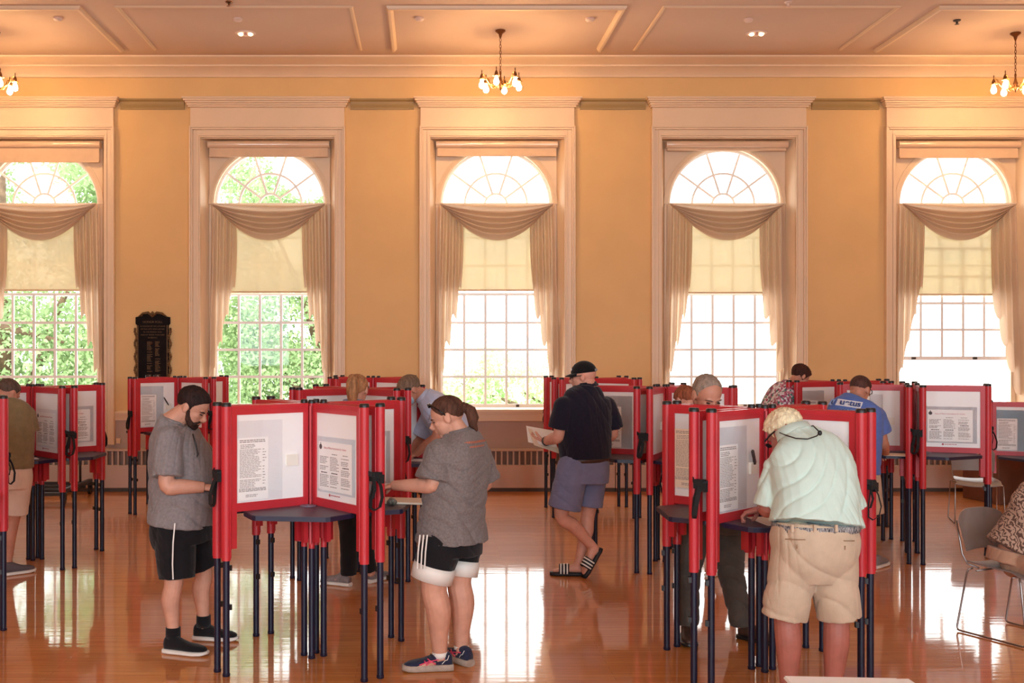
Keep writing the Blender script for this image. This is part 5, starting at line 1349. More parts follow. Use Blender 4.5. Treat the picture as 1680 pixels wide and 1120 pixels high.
# ---- the white-haired man leaning at the nearest right booth
P = Person('white-haired man in mint polo and khaki shorts leaning over the nearest right booth', 5.72, (-0.10, 1.0)).start(1330)
H = head_matrix(P.p(1288, 712, 0.30), (-0.42, 0.66, -0.62), 0.25)
torso = [(*P.p(1339, 856, 0.0), 0.200, 0.16), (*P.p(1339, 835, 0.02), 0.205, 0.165), (*P.p(1336, 800, 0.06), 0.208, 0.16), (*P.p(1330, 767, 0.11), 0.212, 0.142), (*P.p(1322, 742, 0.16), 0.195, 0.118), (*P.p(1312, 724, 0.205), 0.13, 0.09), (*P.p(1305, 712, 0.235), 0.075, 0.07)]
arms = [dict(pts=(P.p(1274, 768, 0.14), P.p(1260, 832, 0.14), P.p(1252, 834, 0.38)), hand=((-0.80, 0.42, -0.30), (0.0, -0.1, -1), -1, 1.0, 1.1), g=1.1, sleeve=0.98, sg=0.76), dict(pts=(P.p(1377, 770, 0.12), P.p(1396, 838, 0.13), P.p(1335, 846, 0.46)), hand=((-0.6, 0.7, -0.1), (0, 0, -1), 1, 0.5), g=1.1, sleeve=0.97, sg=0.80)]
legs = [dict(pts=(P.p(1309, 895, -0.02), P.p(1291, 1010, 0.0), P.p(1294, 1142, 0.0)), hem=P.p(1287, 1012, 0.0), g=1.10, calf=Vector((0, -0.9, 0))), dict(pts=(P.p(1363, 895, -0.02), P.p(1372, 1010, 0.0), P.p(1366, 1142, 0.0)), hem=P.p(1376, 1012, 0.0), g=1.10, calf=Vector((0, -0.9, 0)))]
feet = [dict(heel=Vector((P.p(1293, 1165).x, 5.66, 0)), dir=(-0.25, 0.97), leg=0), dict(heel=Vector((P.p(1380, 1165).x, 5.66, 0)), dir=(0.15, 0.98), leg=1)]
build(P, H, torso, arms, legs, SK3, feet, girth=1.08, voxel=0.005)
MW = hairm('white_blond_hair', lin(240, 222, 186), 0.22)
short_hair(P, H, MW, 0.17, 0.0, 0.075, low=-0.78, burn=-0.45, ear=-0.16)
MM = cloth('mint_stretch_jersey', lin(204, 227, 217), 0.03, 5, 0.75, 0.12)
t = shirt(P, [(*P.p(1339, 860, 0.0), 0.222, 0.182)] + torso[1:-1] + [(*P.p(1307, 716, 0.225), 0.09, 0.085)], arms, MM, 1.0, 0.016, (0.095, 0.104, 0.106), 0.0085, 34, 33, (0.85, 0.0, -0.45), name='polo_shirt', voxel=0.007)
collar(P, P.p(1302, 709, 0.225), (-0.25, 0.45, 0.85), 0.094, 0.055, MM)
MKH = cloth('khaki_cotton', lin(200, 178, 154), 0.06, 14, bump=0.3)
hips = [(*P.p(1336, 952, -0.02), 0.12, 0.10), (*P.p(1336, 920, -0.02), 0.190, 0.152), (*P.p(1337, 885, -0.01), 0.212, 0.172), (*P.p(1338, 864, 0.0), 0.198, 0.165)]
s_ = trousers(P, hips, legs, MKH, 'shorts', None, (0.132, 0.120, 0.116), 0.007, 26, 17, voxel=0.007)
MBELT = mat('navy_white_braid', lin(24, 24, 40), 0.8, vscale=42, stretch=(5, 5, 1.2), col2=lin(196, 192, 190), spec=0.1)
b = nb(); body_loft(b, [(*P.p(1338, 868, 0.0), 0.219, 0.184), (*P.p(1338, 857, 0.0), 0.219, 0.184)], P.lat, m=1); bl = P.raw('belt', b, MBELT); bl['label'] = 'navy and white braided belt'
for px in (1337, 1372, 1300):
    b = nb(); q = P.p(px, 865, -0.187); box(b, q.x - 0.007, q.x + 0.007, q.y - 0.006, q.y + 0.006, q.z - 0.022, q.z + 0.014); P.raw('belt_loop', b, MKH, s_, False)
MSEAM = mat('khaki_seam', lin(150, 118, 88), 0.9, var=0.05)
for x0, x1, y in ((1288, 1331, 884), (1375, 1402, 886)):
    b = nb(); tube(b, [P.p(x0, y, -0.173), P.p((x0 + x1) / 2, y + 1, -0.187), P.p(x1, y + 1, -0.175)], 0.0025, 6); pk = P.raw('pocket', b, MSEAM, s_)
    b = nb(); q = P.p((x0 + x1) / 2 - 2, y + 9, -0.187); tube(b, [q, q - Vector((0, 0, 0.02))], 0.002, 6); P.raw('button_loop', b, MSEAM, pk)
b = nb()
tube(b, [H @ Vector(v) for v in ((-0.36, 0.30, 0.03), (-0.37, 0.1, 0.05), (-0.365, -0.05, 0.05), (-0.36, -0.12, 0.0))], 0.0045, 8)
tube(b, [H @ Vector(v) for v in ((0.36, 0.30, 0.03), (0.37, 0.1, 0.05), (0.365, -0.05, 0.05), (0.36, -0.12, 0.0))], 0.0045, 8)
for s in (-1, 1): ellipsoid(b, (s * 0.15, 0.42, -0.01), (0.10, 0.012, 0.06), H, 14, 8)
gl = P.raw('glasses', b, M_CAP)
b = nb(); tube(b, [H @ Vector((-0.36, -0.12, 0.0)), P.p(1290, 714, 0.06), P.p(1306, 719, 0.0), P.p(1325, 720, -0.02), P.p(1340, 715, 0.0), P.p(1345, 709, 0.02)], 0.0035, 8); tube(b, [H @ Vector((0.36, -0.12, 0.0)), P.p(1334, 698, 0.14), P.p(1345, 709, 0.02)], 0.0035, 8); ellipsoid(b, P.p(1345, 710, 0.015), (0.012, 0.012, 0.014), None, 10, 8); P.raw('glasses_cord', b, M_CAP, gl)
b = nb()
for f in feet: pass
b.free()
for f in feet: shoe(P.root, P.g, f['heel'], f['dir'], 0.29, mat('tan_leather', lin(150, 110, 80), 0.5, var=0.1), M_WSOLE, side=1)

# ---- the bald grey man across the nearest right booth
P = Person('tall man with thinning grey hair and dark trousers behind the nearest right booth', 7.25, (0.05, -1.0)).start(1168)
H = head_matrix(P.p(1160, 649, -0.28), (0.22, -0.80, -0.46), 0.262)
torso = [(*P.p(1168, 850), 0.20, 0.155), (*P.p(1168, 810), 0.21, 0.16), (*P.p(1166, 770, -0.04), 0.215, 0.16), (*P.p(1164, 735, -0.09), 0.215, 0.145), (*P.p(1163, 712, -0.13), 0.19, 0.12), (*P.p(1162, 697, -0.17), 0.13, 0.09), (*P.p(1161, 688, -0.2), 0.07, 0.065)]
arms = [dict(pts=(P.p(1115, 730, -0.12), P.p(1105, 795, -0.16), P.p(1150, 800, -0.35)), hand=((0.5, -0.8, -0.1), (0, 0, -1), 1, 0.6)), dict(pts=(P.p(1210, 730, -0.12), P.p(1222, 795, -0.16), P.p(1190, 803, -0.36)), hand=((-0.5, -0.8, -0.1), (0, 0, -1), -1, 0.6))]
legs = [dict(pts=(P.p(1143, 850), P.p(1128, 940, -0.05), P.p(1128, 1025, 0.0))), dict(pts=(P.p(1192, 850), P.p(1200, 940, -0.05), P.p(1216, 1025, 0.0)))]
feet = [dict(heel=Vector((P.p(1129, 1040).x, 7.30, 0)), dir=(-0.12, -1.0), leg=0), dict(heel=Vector((P.p(1214, 1040).x, 7.26, 0)), dir=(0.75, -0.75), leg=1)]
build(P, H, torso, arms, legs, SK2, feet, slim=True, girth=1.12, voxel=0.006)
MGR = hairm('thin_grey_hair', lin(150, 132, 118), 0.25)
face(P, H, mat('grey_brow', lin(120, 90, 78), 0.8, var=0.1), closed=True)
short_hair(P, H, MGR, 0.045, 0.0, 0.02, recede=0.30, burn=-0.4, front=0.62)
MOL = cloth('dark_olive_canvas', lin(84, 76, 70), 0.12, 8)
trousers(P, [(*P.p(1168, 872), 0.18, 0.15), (*P.p(1168, 845), 0.20, 0.16), (*P.p(1168, 815), 0.20, 0.155)], legs, MOL, 'trousers', None, (0.115, 0.11, 0.11), 0.008, 24, 41, full=True, direction=(0.3, 0.3, 0.9))
shirt(P, [(*P.p(1168, 835), 0.205, 0.16)] + torso[1:-1] + [(*P.p(1161, 692, -0.18), 0.085, 0.08)], arms, cloth('navy_cotton_shirt', lin(58, 60, 84), 0.08, 8), 0.85, 0.014)
MBR = mat('brown_walking_leather', lin(70, 46, 38), 0.5, var=0.2, vscale=20)
for f in feet: shoe(P.root, P.g, f['heel'], f['dir'], 0.30, MBR, M_CAP, side=1)

# ---- the man in olive at the left edge
P = Person('man in olive t-shirt and off-white shorts at the left edge', 9.3, (0.35, 0.94)).start(12)
H = head_matrix(P.p(14, 646, 0.10), (0.45, 0.72, -0.52), 0.25)
torso = [(*P.p(10, 768), 0.20, 0.165), (*P.p(12, 740), 0.21, 0.165), (*P.p(12, 710), 0.22, 0.16), (*P.p(10, 684, 0.03), 0.225, 0.145), (*P.p(10, 668, 0.05), 0.20, 0.12), (*P.p(11, 659, 0.07), 0.13, 0.09), (*P.p(12, 653, 0.08), 0.075, 0.07)]
arms = [dict(pts=(P.p(42, 682, 0.04), P.p(47, 722, 0.06), P.p(42, 750, 0.24)), hand=((-0.1, 0.9, -0.3), (0, 0, -1), 1, 0.6), g=1.1, sleeve=0.62), dict(pts=(P.p(-22, 682, 0.05), P.p(-27, 722, 0.12), P.p(5, 745, 0.36)), hand=((0.3, 0.9, -0.3), (0, 0, -1), -1, 0.6), sleeve=0.65)]
legs = [dict(pts=(P.p(28, 780), P.p(20, 855), P.p(12, 925)), hem=P.p(20, 842), tg=1.0), dict(pts=(P.p(-8, 780), P.p(-14, 855), P.p(-14, 925)), hem=P.p(-12, 842))]
feet = [dict(heel=Vector((P.p(8, 940).x, 9.24, 0)), dir=(0.55, 0.6), leg=0), dict(heel=Vector((P.p(-16, 940).x, 9.24, 0)), dir=(0.2, 0.97), leg=1)]
build(P, H, torso, arms, legs, SK2, feet, girth=1.1, voxel=0.007)
short_hair(P, H, hairm('greying_brown_hair', lin(92, 72, 62), 0.3), 0.06, 0.10, 0.02, low=-0.60)
shirt(P, [(*P.p(11, 766), 0.21, 0.172)] + torso[1:-1] + [(*P.p(12, 656, 0.075), 0.09, 0.08)], arms, cloth('olive_jersey', lin(134, 116, 84), 0.08, 20), 0.7, 0.014, (0.088, 0.095, 0.098), 0.006, 24, 51)
trousers(P, [(*P.p(10, 800), 0.195, 0.165), (*P.p(10, 780), 0.205, 0.17), (*P.p(10, 758), 0.195, 0.16)], legs, cloth('off_white_cargo', lin(226, 202, 184), 0.05, 10), 'shorts', None, (0.128, 0.128, 0.13), 0.006, 22, 52)
for f in feet: shoe(P.root, P.g, f['heel'], f['dir'], 0.285, mat('grey_suede', lin(90, 80, 84), 0.8, var=0.15), M_WSOLE, side=1)

# ---- the blond woman seen from behind
P = Person('blond woman with a ponytail and blue denim shirt behind the nearest left booth', 8.86, (0.1, 1.0)).start(588)
H = head_matrix(P.p(587, 640, 0.06), (0.25, 0.90, -0.20), 0.245)
torso = [(*P.p(582, 800), 0.18, 0.15), (*P.p(582, 770), 0.18, 0.145), (*P.p(581, 735), 0.18, 0.145), (*P.p(580, 700), 0.19, 0.14), (*P.p(580, 680), 0.185, 0.115), (*P.p(581, 668, 0.02), 0.12, 0.085), (*P.p(583, 658, 0.03), 0.065, 0.06)]
arms = [dict(pts=(P.p(545, 690), P.p(540, 745, 0.04), P.p(560, 765, 0.28)), hand=((0.4, 0.9, -0.2), (0, 0, -1), -1, 0.5, 0.9), sleeve=1.6), dict(pts=(P.p(616, 690), P.p(622, 745, 0.04), P.p(610, 765, 0.28)), hand=((-0.4, 0.9, -0.2), (0, 0, -1), 1, 0.5, 0.9), sleeve=1.6)]
legs = [dict(pts=(P.p(566, 800), P.p(572, 870), P.p(572, 945))), dict(pts=(P.p(598, 800), P.p(594, 870, 0.05), P.p(606, 938, 0.10)))]
feet = [dict(heel=Vector((P.p(574, 962).x, 8.84, 0)), dir=(-0.75, 0.4), leg=0), dict(heel=Vector((P.p(606, 955, 0.1).x, 8.97, 0)), dir=(0.5, 0.85), leg=1)]
build(P, H, torso, arms, legs, SK1, feet, slim=True, voxel=0.007, female=True, girth=0.92)
MBO = hairm('blond_hair', lin(172, 122, 84), 0.35)
short_hair(P, H, MBO, 0.10, -0.02, 0.05, low=-0.85, ear=-0.5)
b = nb(); tube(b, [H @ Vector(v) for v in ((0, -0.40, 0.30), (0.0, -0.54, 0.30), (0.0, -0.60, 0.12), (0.02, -0.58, -0.15), (0.03, -0.54, -0.42), (0.03, -0.5, -0.52))], [0.03, 0.042, 0.05, 0.05, 0.038, 0.01], 14); P.raw('ponytail', b, MBO)
shirt(P, [(*P.p(582, 800), 0.19, 0.155)] + torso[1:-1] + [(*P.p(583, 661, 0.03), 0.08, 0.075)], arms, cloth('light_denim', lin(136, 142, 172), 0.08, 14), 1.6, 0.014, (0.075, 0.075, 0.07), 0.005, 24, 61, name='denim_shirt')
collar(P, P.p(583, 660, 0.03), (0.05, 0.2, 1), 0.08, 0.035, cloth('light_denim', lin(136, 142, 172)))
trousers(P, [(*P.p(582, 820), 0.18, 0.155), (*P.p(582, 795), 0.19, 0.16), (*P.p(582, 770), 0.175, 0.145)], legs, MK, 'trousers', None, (0.105, 0.10, 0.10), 0.004, 24, 62, full=True)
MGS = mat('grey_running_mesh', lin(130, 120, 120), 0.7, var=0.2, vscale=60)
for f in feet: shoe(P.root, P.g, f['heel'], f['dir'], 0.265, MGS, M_WSOLE, side=1)

# ---- the man in the light blue shirt, leaning left
P = Person('masked man in light blue button shirt leaning left behind the ponytailed woman', 9.6, (-0.95, -0.05)).start(752)
H = head_matrix(P.p(672, 640, 0.0), (-0.72, -0.28, -0.64), 0.25)
torso = [(*P.p(757, 770), 0.195, 0.15), (*P.p(750, 735), 0.20, 0.16), (*P.p(737, 700), 0.205, 0.16), (*P.p(720, 676), 0.21, 0.145), (*P.p(708, 662), 0.19, 0.115), (*P.p(699, 654), 0.12, 0.085), (*P.p(692, 649), 0.07, 0.065)]
arms = [dict(pts=(P.p(712, 672, 0.20), P.p(688, 720, 0.22), P.p(676, 745, 0.05)), hand=((-0.8, -0.2, -0.4), (0, 0, -1), 1, 0.5), sleeve=0.9), dict(pts=(P.p(722, 682, -0.20), P.p(716, 716, -0.26), P.p(682, 745, -0.15)), hand=((-0.9, 0.1, -0.4), (0, 0, -1), -1, 0.5), sleeve=0.5)]
legs = [dict(pts=(P.p(757, 785, -0.09), P.p(753, 850, -0.09), P.p(756, 920, -0.09))), dict(pts=(P.p(757, 785, 0.09), P.p(750, 850, 0.09), P.p(752, 916, 0.09)))]
feet = [dict(heel=Vector((P.p(762, 930).x, 9.5, 0)), dir=(-1, 0), leg=0), dict(heel=Vector((P.p(758, 930).x, 9.7, 0)), dir=(-1, 0), leg=1)]
build(P, H, torso, arms, legs, SK2, feet, slim=True, voxel=0.007, girth=1.05)
short_hair(P, H, hairm('grey_brown_hair', lin(122, 98, 80), 0.3), 0.09, 0.05, 0.03)
face(P, H, MB)
MBS = cloth('pale_blue_oxford', lin(190, 200, 226), 0.05, 20)
shirt(P, [(*P.p(757, 775), 0.205, 0.16)] + torso[1:-1] + [(*P.p(695, 651), 0.085, 0.08)], arms, MBS, 0.8, 0.016, (0.085, 0.09, 0.092), 0.006, 24, 71, name='button_shirt')
collar(P, P.p(694, 650), (-0.75, 0, 0.65), 0.085, 0.05, MBS)
trousers(P, [(*P.p(757, 800), 0.19, 0.15), (*P.p(757, 780), 0.2, 0.16), (*P.p(755, 758), 0.19, 0.15)], legs, MOL, 'trousers', None, (0.11, 0.105, 0.105), 0.005, 24, 72, full=True)
for f in feet: shoe(P.root, P.g, f['heel'], f['dir'], 0.29, MBR, M_CAP, side=1)
MMK = mat('pale_blue_mask', lin(178, 208, 222), 0.8, var=0.04, vscale=20)
def mask_m(d): return sstep(0.1, 0.3, d.y) * sstep(0.35, 0.15, d.z) * sstep(-0.98, -0.8, d.z)
shell('face_mask', H, (0, 0.12, -0.19), (0.26, 0.30, 0.24), mask_m, 0.10, 0.05, MMK, P.root, P.g, 0.0)

# ---- the red-haired person behind the nearest right booth
P = Person('person with reddish hair and white shoes, mostly hidden behind the nearest right booth', 9.2, (-0.45, 0.9)).start(1160)
H = head_matrix(P.p(1124, 657, 0.22), (-0.35, 0.8, -0.6), 0.24)
torso = [(*P.p(1165, 790), 0.18, 0.15), (*P.p(1162, 760), 0.18, 0.145), (*P.p(1155, 730, 0.04), 0.18, 0.145), (*P.p(1146, 702, 0.09), 0.19, 0.135), (*P.p(1138, 685, 0.13), 0.175, 0.11), (*P.p(1132, 676, 0.16), 0.11, 0.08), (*P.p(1128, 670, 0.18), 0.06, 0.06)]
arms = [dict(pts=(P.p(1115, 705, 0.14), P.p(1108, 745, 0.2), P.p(1115, 758, 0.4))), dict(pts=(P.p(1170, 705, 0.06), P.p(1178, 745, 0.14), P.p(1150, 758, 0.4)))]
legs = [dict(pts=(P.p(1152, 800), P.p(1162, 865), P.p(1165, 930))), dict(pts=(P.p(1180, 800), P.p(1178, 865, 0.05), P.p(1184, 926, 0.1)))]
feet = [dict(heel=Vector((P.p(1162, 945).x, 9.2, 0)), dir=(0.45, 0.6), leg=0), dict(heel=Vector((P.p(1182, 945).x, 9.36, 0)), dir=(0.3, 0.9), leg=1)]
build(P, H, torso, arms, legs, SK4, feet, voxel=0.007, girth=0.92, female=True)
short_hair(P, H, hairm('auburn_hair', lin(150, 84, 58), 0.35), 0.12, 0.0, 0.05, low=-0.85, ear=-0.5)
shirt(P, [(*P.p(1165, 795), 0.19, 0.155)] + torso[1:-1] + [(*P.p(1129, 672, 0.175), 0.08, 0.075)], arms, cloth('pale_pink_jersey', lin(208, 160, 160), 0.06, 10), 0.8, 0.012, seed=81)
trousers(P, [(*P.p(1165, 815), 0.18, 0.155), (*P.p(1165, 795), 0.19, 0.16), (*P.p(1164, 775), 0.175, 0.145)], legs, cloth('white_cotton_shorts', lin(222, 212, 208), 0.05, 10), 'shorts', 0.9, (0.11, 0.108, 0.11), 0.004, 24, 82)
for f in feet: shoe(P.root, P.g, f['heel'], f['dir'], 0.26, M_WSOLE, M_WSOLE, side=1)
for l in legs:
    b = nb(); tube(b, [lerp(l['pts'][1], l['pts'][2], 0.75), l['pts'][2] - Vector((0, 0, 0.04))], [0.047, 0.046], 14); P.raw('sock', b, M_WSOLE)

# ---- the woman in the floral top
P = Person('woman with short dark hair in a colourful floral top bending to the right', 11.5, (0.80, 0.35)).start(1270)
H = head_matrix(P.p(1313, 618, 0.05), (0.72, 0.2, -0.62), 0.24)
torso = [(*P.p(1258, 740), 0.18, 0.15), (*P.p(1264, 710), 0.185, 0.15), (*P.p(1274, 680), 0.19, 0.15), (*P.p(1284, 656), 0.195, 0.135), (*P.p(1290, 643), 0.18, 0.11), (*P.p(1296, 635), 0.12, 0.085), (*P.p(1301, 630), 0.062, 0.06)]
arms = [dict(pts=(P.p(1285, 655, -0.19), P.p(1287, 690, -0.22), P.p(1318, 708, -0.1)), hand=((0.9, 0.3, -0.2), (0, 0, -1), 1, 0.5, 0.9), sleeve=0.7), dict(pts=(P.p(1292, 655, 0.19), P.p(1300, 690, 0.22), P.p(1325, 708, 0.1)), hand=((0.9, 0, -0.2), (0, 0, -1), -1, 0.5, 0.9), sleeve=0.7)]
legs = [dict(pts=(P.p(1258, 752, -0.09), P.p(1260, 812, -0.09), P.p(1260, 862, -0.09))), dict(pts=(P.p(1258, 752, 0.09), P.p(1262, 810, 0.09), P.p(1258, 858, 0.09)))]
feet = [dict(heel=Vector((P.p(1255, 870).x, 11.4, 0)), dir=(0.9, 0.3), leg=0), dict(heel=Vector((P.p(1252, 870).x, 11.62, 0)), dir=(0.9, 0.3), leg=1)]
build(P, H, torso, arms, legs, SK2, feet, slim=True, voxel=0.007, girth=0.95, female=True)
short_hair(P, H, hairm('dark_auburn_hair', lin(66, 36, 30), 0.3), 0.17, 0.0, 0.05, low=-0.9, ear=-0.55, burn=-0.7)
def floral():
    m = cloth('floral_print', lin(206, 206, 214), 0, 5); nt = m.node_tree; N = nt.nodes; L = nt.links
    vo = N.new('ShaderNodeTexVoronoi'); vo.inputs['Scale'].default_value = 48; tc = N.new('ShaderNodeTexCoord'); L.new(tc.outputs['Object'], vo.inputs['Vector'])
    cr = N.new('ShaderNodeValToRGB'); e = cr.color_ramp.elements; e[0].position = 0.0; e[0].color = lin(150, 70, 100); e[1].position = 1.0; e[1].color = lin(60, 84, 120)
    for ps, c in ((0.25, lin(226, 222, 226)), (0.42, lin(80, 130, 120)), (0.58, lin(190, 120, 140)), (0.8, lin(220, 216, 222))): q = e.new(ps); q.color = c
    cr.color_ramp.interpolation = 'CONSTANT'
    sp = N.new('ShaderNodeSeparateColor'); L.new(vo.outputs['Color'], sp.inputs[0]); L.new(sp.outputs[0], cr.inputs['Fac']); L.new(cr.outputs['Color'], N['Principled BSDF'].inputs['Base Color']); return m
shirt(P, [(*P.p(1257, 748), 0.195, 0.16)] + torso[1:-1] + [(*P.p(1299, 632), 0.08, 0.075)], arms, floral(), 0.75, 0.014, (0.08, 0.088, 0.092), 0.006, 24, 91, name='floral_top')
trousers(P, [(*P.p(1258, 765), 0.18, 0.155), (*P.p(1258, 748), 0.19, 0.16), (*P.p(1259, 730), 0.175, 0.145)], legs, MK, 'trousers', None, (0.108, 0.10, 0.10), 0.004, 24, 92, full=True)
for f in feet: shoe(P.root, P.g, f['heel'], f['dir'], 0.26, MGS, M_WSOLE, side=1)

# ---- the man in the blue printed shirt
P = Person('masked man in blue t-shirt with a white printed box on the back', 9.62, (0.42, 0.90)).start(1405)
H = head_matrix(P.p(1412, 640, 0.06), (0.78, 0.55, -0.42), 0.25)
torso = [(*P.p(1400, 775), 0.20, 0.16), (*P.p(1401, 745), 0.21, 0.165), (*P.p(1402, 712), 0.22, 0.16), (*P.p(1402, 684, 0.02), 0.225, 0.145), (*P.p(1402, 668, 0.03), 0.205, 0.12), (*P.p(1404, 657, 0.05), 0.13, 0.09), (*P.p(1406, 650, 0.06), 0.075, 0.07)]
arms = [dict(pts=(P.p(1437, 684, -0.02), P.p(1448, 725, 0.02), P.p(1453, 742, 0.24)), hand=((0.25, 0.9, -0.25), (0, -0.2, -1), 1, 0.8), g=1.12, sleeve=0.62), dict(pts=(P.p(1370, 684, 0.10), P.p(1368, 728, 0.16), P.p(1400, 742, 0.36)), hand=((0.4, 0.8, -0.25), (0, 0, -1), -1, 0.6), sleeve=0.65)]
legs = [dict(pts=(P.p(1420, 785), P.p(1425, 850), P.p(1428, 915)), hem=P.p(1425, 842)), dict(pts=(P.p(1386, 785), P.p(1382, 850), P.p(1382, 915)), hem=P.p(1382, 842))]
feet = [dict(heel=Vector((P.p(1430, 925).x, 9.56, 0)), dir=(0.5, 0.6), leg=0), dict(heel=Vector((P.p(1380, 925).x, 9.60, 0)), dir=(0.2, 0.97), leg=1)]
build(P, H, torso, arms, legs, SK2, feet, voxel=0.007, girth=1.15)
short_hair(P, H, hairm('short_brown_hair', lin(84, 56, 50), 0.3), 0.045, 0.08, 0.012, low=-0.60)
MBT = cloth('royal_blue_jersey', lin(92, 118, 186), 0.06, 14)
tt = [(*P.p(1400, 775), 0.21, 0.168)] + torso[1:-1] + [(*P.p(1405.5, 653, 0.055), 0.09, 0.082)]
s_ = shirt(P, tt, arms, MBT, 0.7, 0.014, (0.09, 0.098, 0.10), 0.004, 24, 101)
trousers(P, [(*P.p(1400, 805), 0.195, 0.165), (*P.p(1400, 785), 0.205, 0.17), (*P.p(1400, 762), 0.195, 0.16)], legs, MKH, 'shorts', None, (0.128, 0.128, 0.13), 0.005, 22, 102)
for f in feet: shoe(P.root, P.g, f['heel'], f['dir'], 0.285, MGS, M_WSOLE, side=1)
shell('face_mask', H, (0, 0.12, -0.19), (0.26, 0.30, 0.24), mask_m, 0.10, 0.05, M_WSOLE, P.root, P.g, 0.0)
b = nb()
for s in (-1, 1):
    tube(b, [H @ Vector(v) for v in ((s * 0.06, 0.43, 0.02), (s * 0.22, 0.36, 0.03), (s * 0.345, 0.15, 0.05), (s * 0.35, -0.02, 0.05))], 0.0035, 8)
    tube(b, [H @ Vector(v) for v in ((s * 0.26, 0.2, -0.1), (s * 0.35, -0.05, -0.03))], 0.002, 6)
P.raw('glasses', b, M_CAP)

# ---- the seated person at the right edge
P = Person('seated person in a brown leopard top and tan trousers cut off by the right edge', 7.28, (0.44, -0.9)).start(1668)
H = head_matrix(P.p(1745, 755, -0.05), (0.5, -0.8, -0.2), 0.245)
torso = [(*P.p(1672, 918), 0.20, 0.16), (*P.p(1682, 890), 0.20, 0.16), (*P.p(1698, 860), 0.19, 0.15), (*P.p(1714, 828), 0.195, 0.14), (*P.p(1724, 806), 0.18, 0.115), (*P.p(1731, 794), 0.12, 0.085), (*P.p(1736, 786), 0.065, 0.06)]
arms = [dict(pts=(P.p(1682, 822, -0.05), P.p(1690, 880, -0.12), P.p(1725, 905, -0.3)), hand=((0.5, -0.8, -0.2), (0, 0, -1), 1, 0.5, 0.9), sleeve=1.5), dict(pts=(P.p(1765, 822, 0.1), P.p(1772, 880, 0.0), P.p(1750, 905, -0.2)), hand=((0.3, -0.9, -0.2), (0, 0, -1), -1, 0.5, 0.9), sleeve=1.5)]
legs = [dict(pts=(P.p(1668, 922, -0.05), P.p(1742, 925, -0.42), P.p(1740, 1040, -0.40))), dict(pts=(P.p(1698, 920, 0.1), P.p(1790, 922, -0.28), P.p(1790, 1030, -0.25)))]
feet = [dict(heel=Vector((P.p(1738, 1060, -0.4).x, 6.92, 0)), dir=(0.44, -0.9), leg=0), dict(heel=Vector((P.p(1788, 1060, -0.25).x, 7.06, 0)), dir=(0.44, -0.9), leg=1)]
build(P, H, torso, arms, legs, SK2, feet, slim=True, voxel=0.007, girth=0.95, female=True)
short_hair(P, H, MGR, 0.10, 0.0, 0.04, low=-0.85, ear=-0.5)
def leopard():
    m = cloth('leopard_knit', lin(150, 120, 104), 0, 5); nt = m.node_tree; N = nt.nodes; L = nt.links
    wv = N.new('ShaderNodeTexWave'); wv.inputs['Scale'].default_value = 14; wv.inputs['Distortion'].default_value = 14; wv.inputs['Detail'].default_value = 2; wv.inputs['Detail Scale'].default_value = 1.6
    tc = N.new('ShaderNodeTexCoord'); L.new(tc.outputs['Object'], wv.inputs['Vector'])
    cr = N.new('ShaderNodeValToRGB'); e = cr.color_ramp.elements; e[0].position = 0.35; e[0].color = lin(96, 70, 60); e[1].position = 0.55; e[1].color = lin(186, 154, 134)
    L.new(wv.outputs['Fac'], cr.inputs['Fac']); L.new(cr.outputs['Color'], N['Principled BSDF'].inputs['Base Color']); return m
shirt(P, [(*P.p(1668, 912), 0.215, 0.175)] + torso[1:-1] + [(*P.p(1735, 789), 0.08, 0.075)], arms, leopard(), 1.5, 0.02, (0.085, 0.08, 0.07), 0.006, 24, 111, name='leopard_top')
trousers(P, [(*P.p(1668, 925), 0.19, 0.15), (*P.p(1672, 905), 0.19, 0.155)], legs, cloth('tan_slacks', lin(184, 142, 116), 0.05, 10), 'trousers', None, (0.105, 0.10, 0.10), 0.005, 22, 112, full=True)
for f in feet: shoe(P.root, P.g, f['heel'], f['dir'], 0.26, MBR, M_CAP, side=1)

# ------------------------------------------------------------------ print on clothing, wrapped onto the cloth
def cast_text(shirt_obj, body, size, m, px, py, Y0, name, parent, tilt=0.0, shear=0.25, gap=0.003):
    """flat print: each point of the lettering is laid on the garment's back along the print direction"""
    me = text_mesh(body, size, m, name, 0.0018)
    return _cast(shirt_obj, me, px, py, Y0, name, parent, tilt, gap, shear)
def _cast(so, me, px, py, Y0, name, parent, tilt, gap, shear=0.0):
    c = W(px, py, Y0); root = parent.location if parent.parent is None else parent.parent.location
    bm = bmesh.new(); bm.from_mesh(me)
    if True:
        bmesh.ops.triangulate(bm, faces=bm.faces); bmesh.ops.subdivide_edges(bm, edges=[e for e in bm.edges if e.calc_length() > 0.012], cuts=2)
    R_ = Matrix.Rotation(tilt, 4, 'Y')
    for v in bm.verts:
        q = R_ @ Vector((v.co.x + shear * v.co.z, v.co.y, v.co.z)); wpt = Vector((c.x + q.x, Y0 - 1.0, c.z + q.z)) - so.parent.location
        ok, loc, nrm, idx = so.ray_cast(wpt, Vector((0, 1, 0)))
        v.co = (loc + nrm * gap) if ok else wpt + Vector((0, 1.0, 0))
    bm.to_mesh(me); bm.free(); me.update()
    o = bpy.data.objects.new(name, me); COL.objects.link(o); o.parent = parent; return o
bpy.context.view_layer.update()
M_PRW = mat('white_print', lin(226, 226, 232), 0.7, var=0.04); M_PRB = mat('blue_print', lin(72, 96, 160), 0.7, var=0.04); M_PRG = mat('grey_blue_print', lin(128, 146, 190), 0.7, var=0.04); M_PRO = mat('coral_print', lin(186, 112, 88), 0.8, var=0.1)
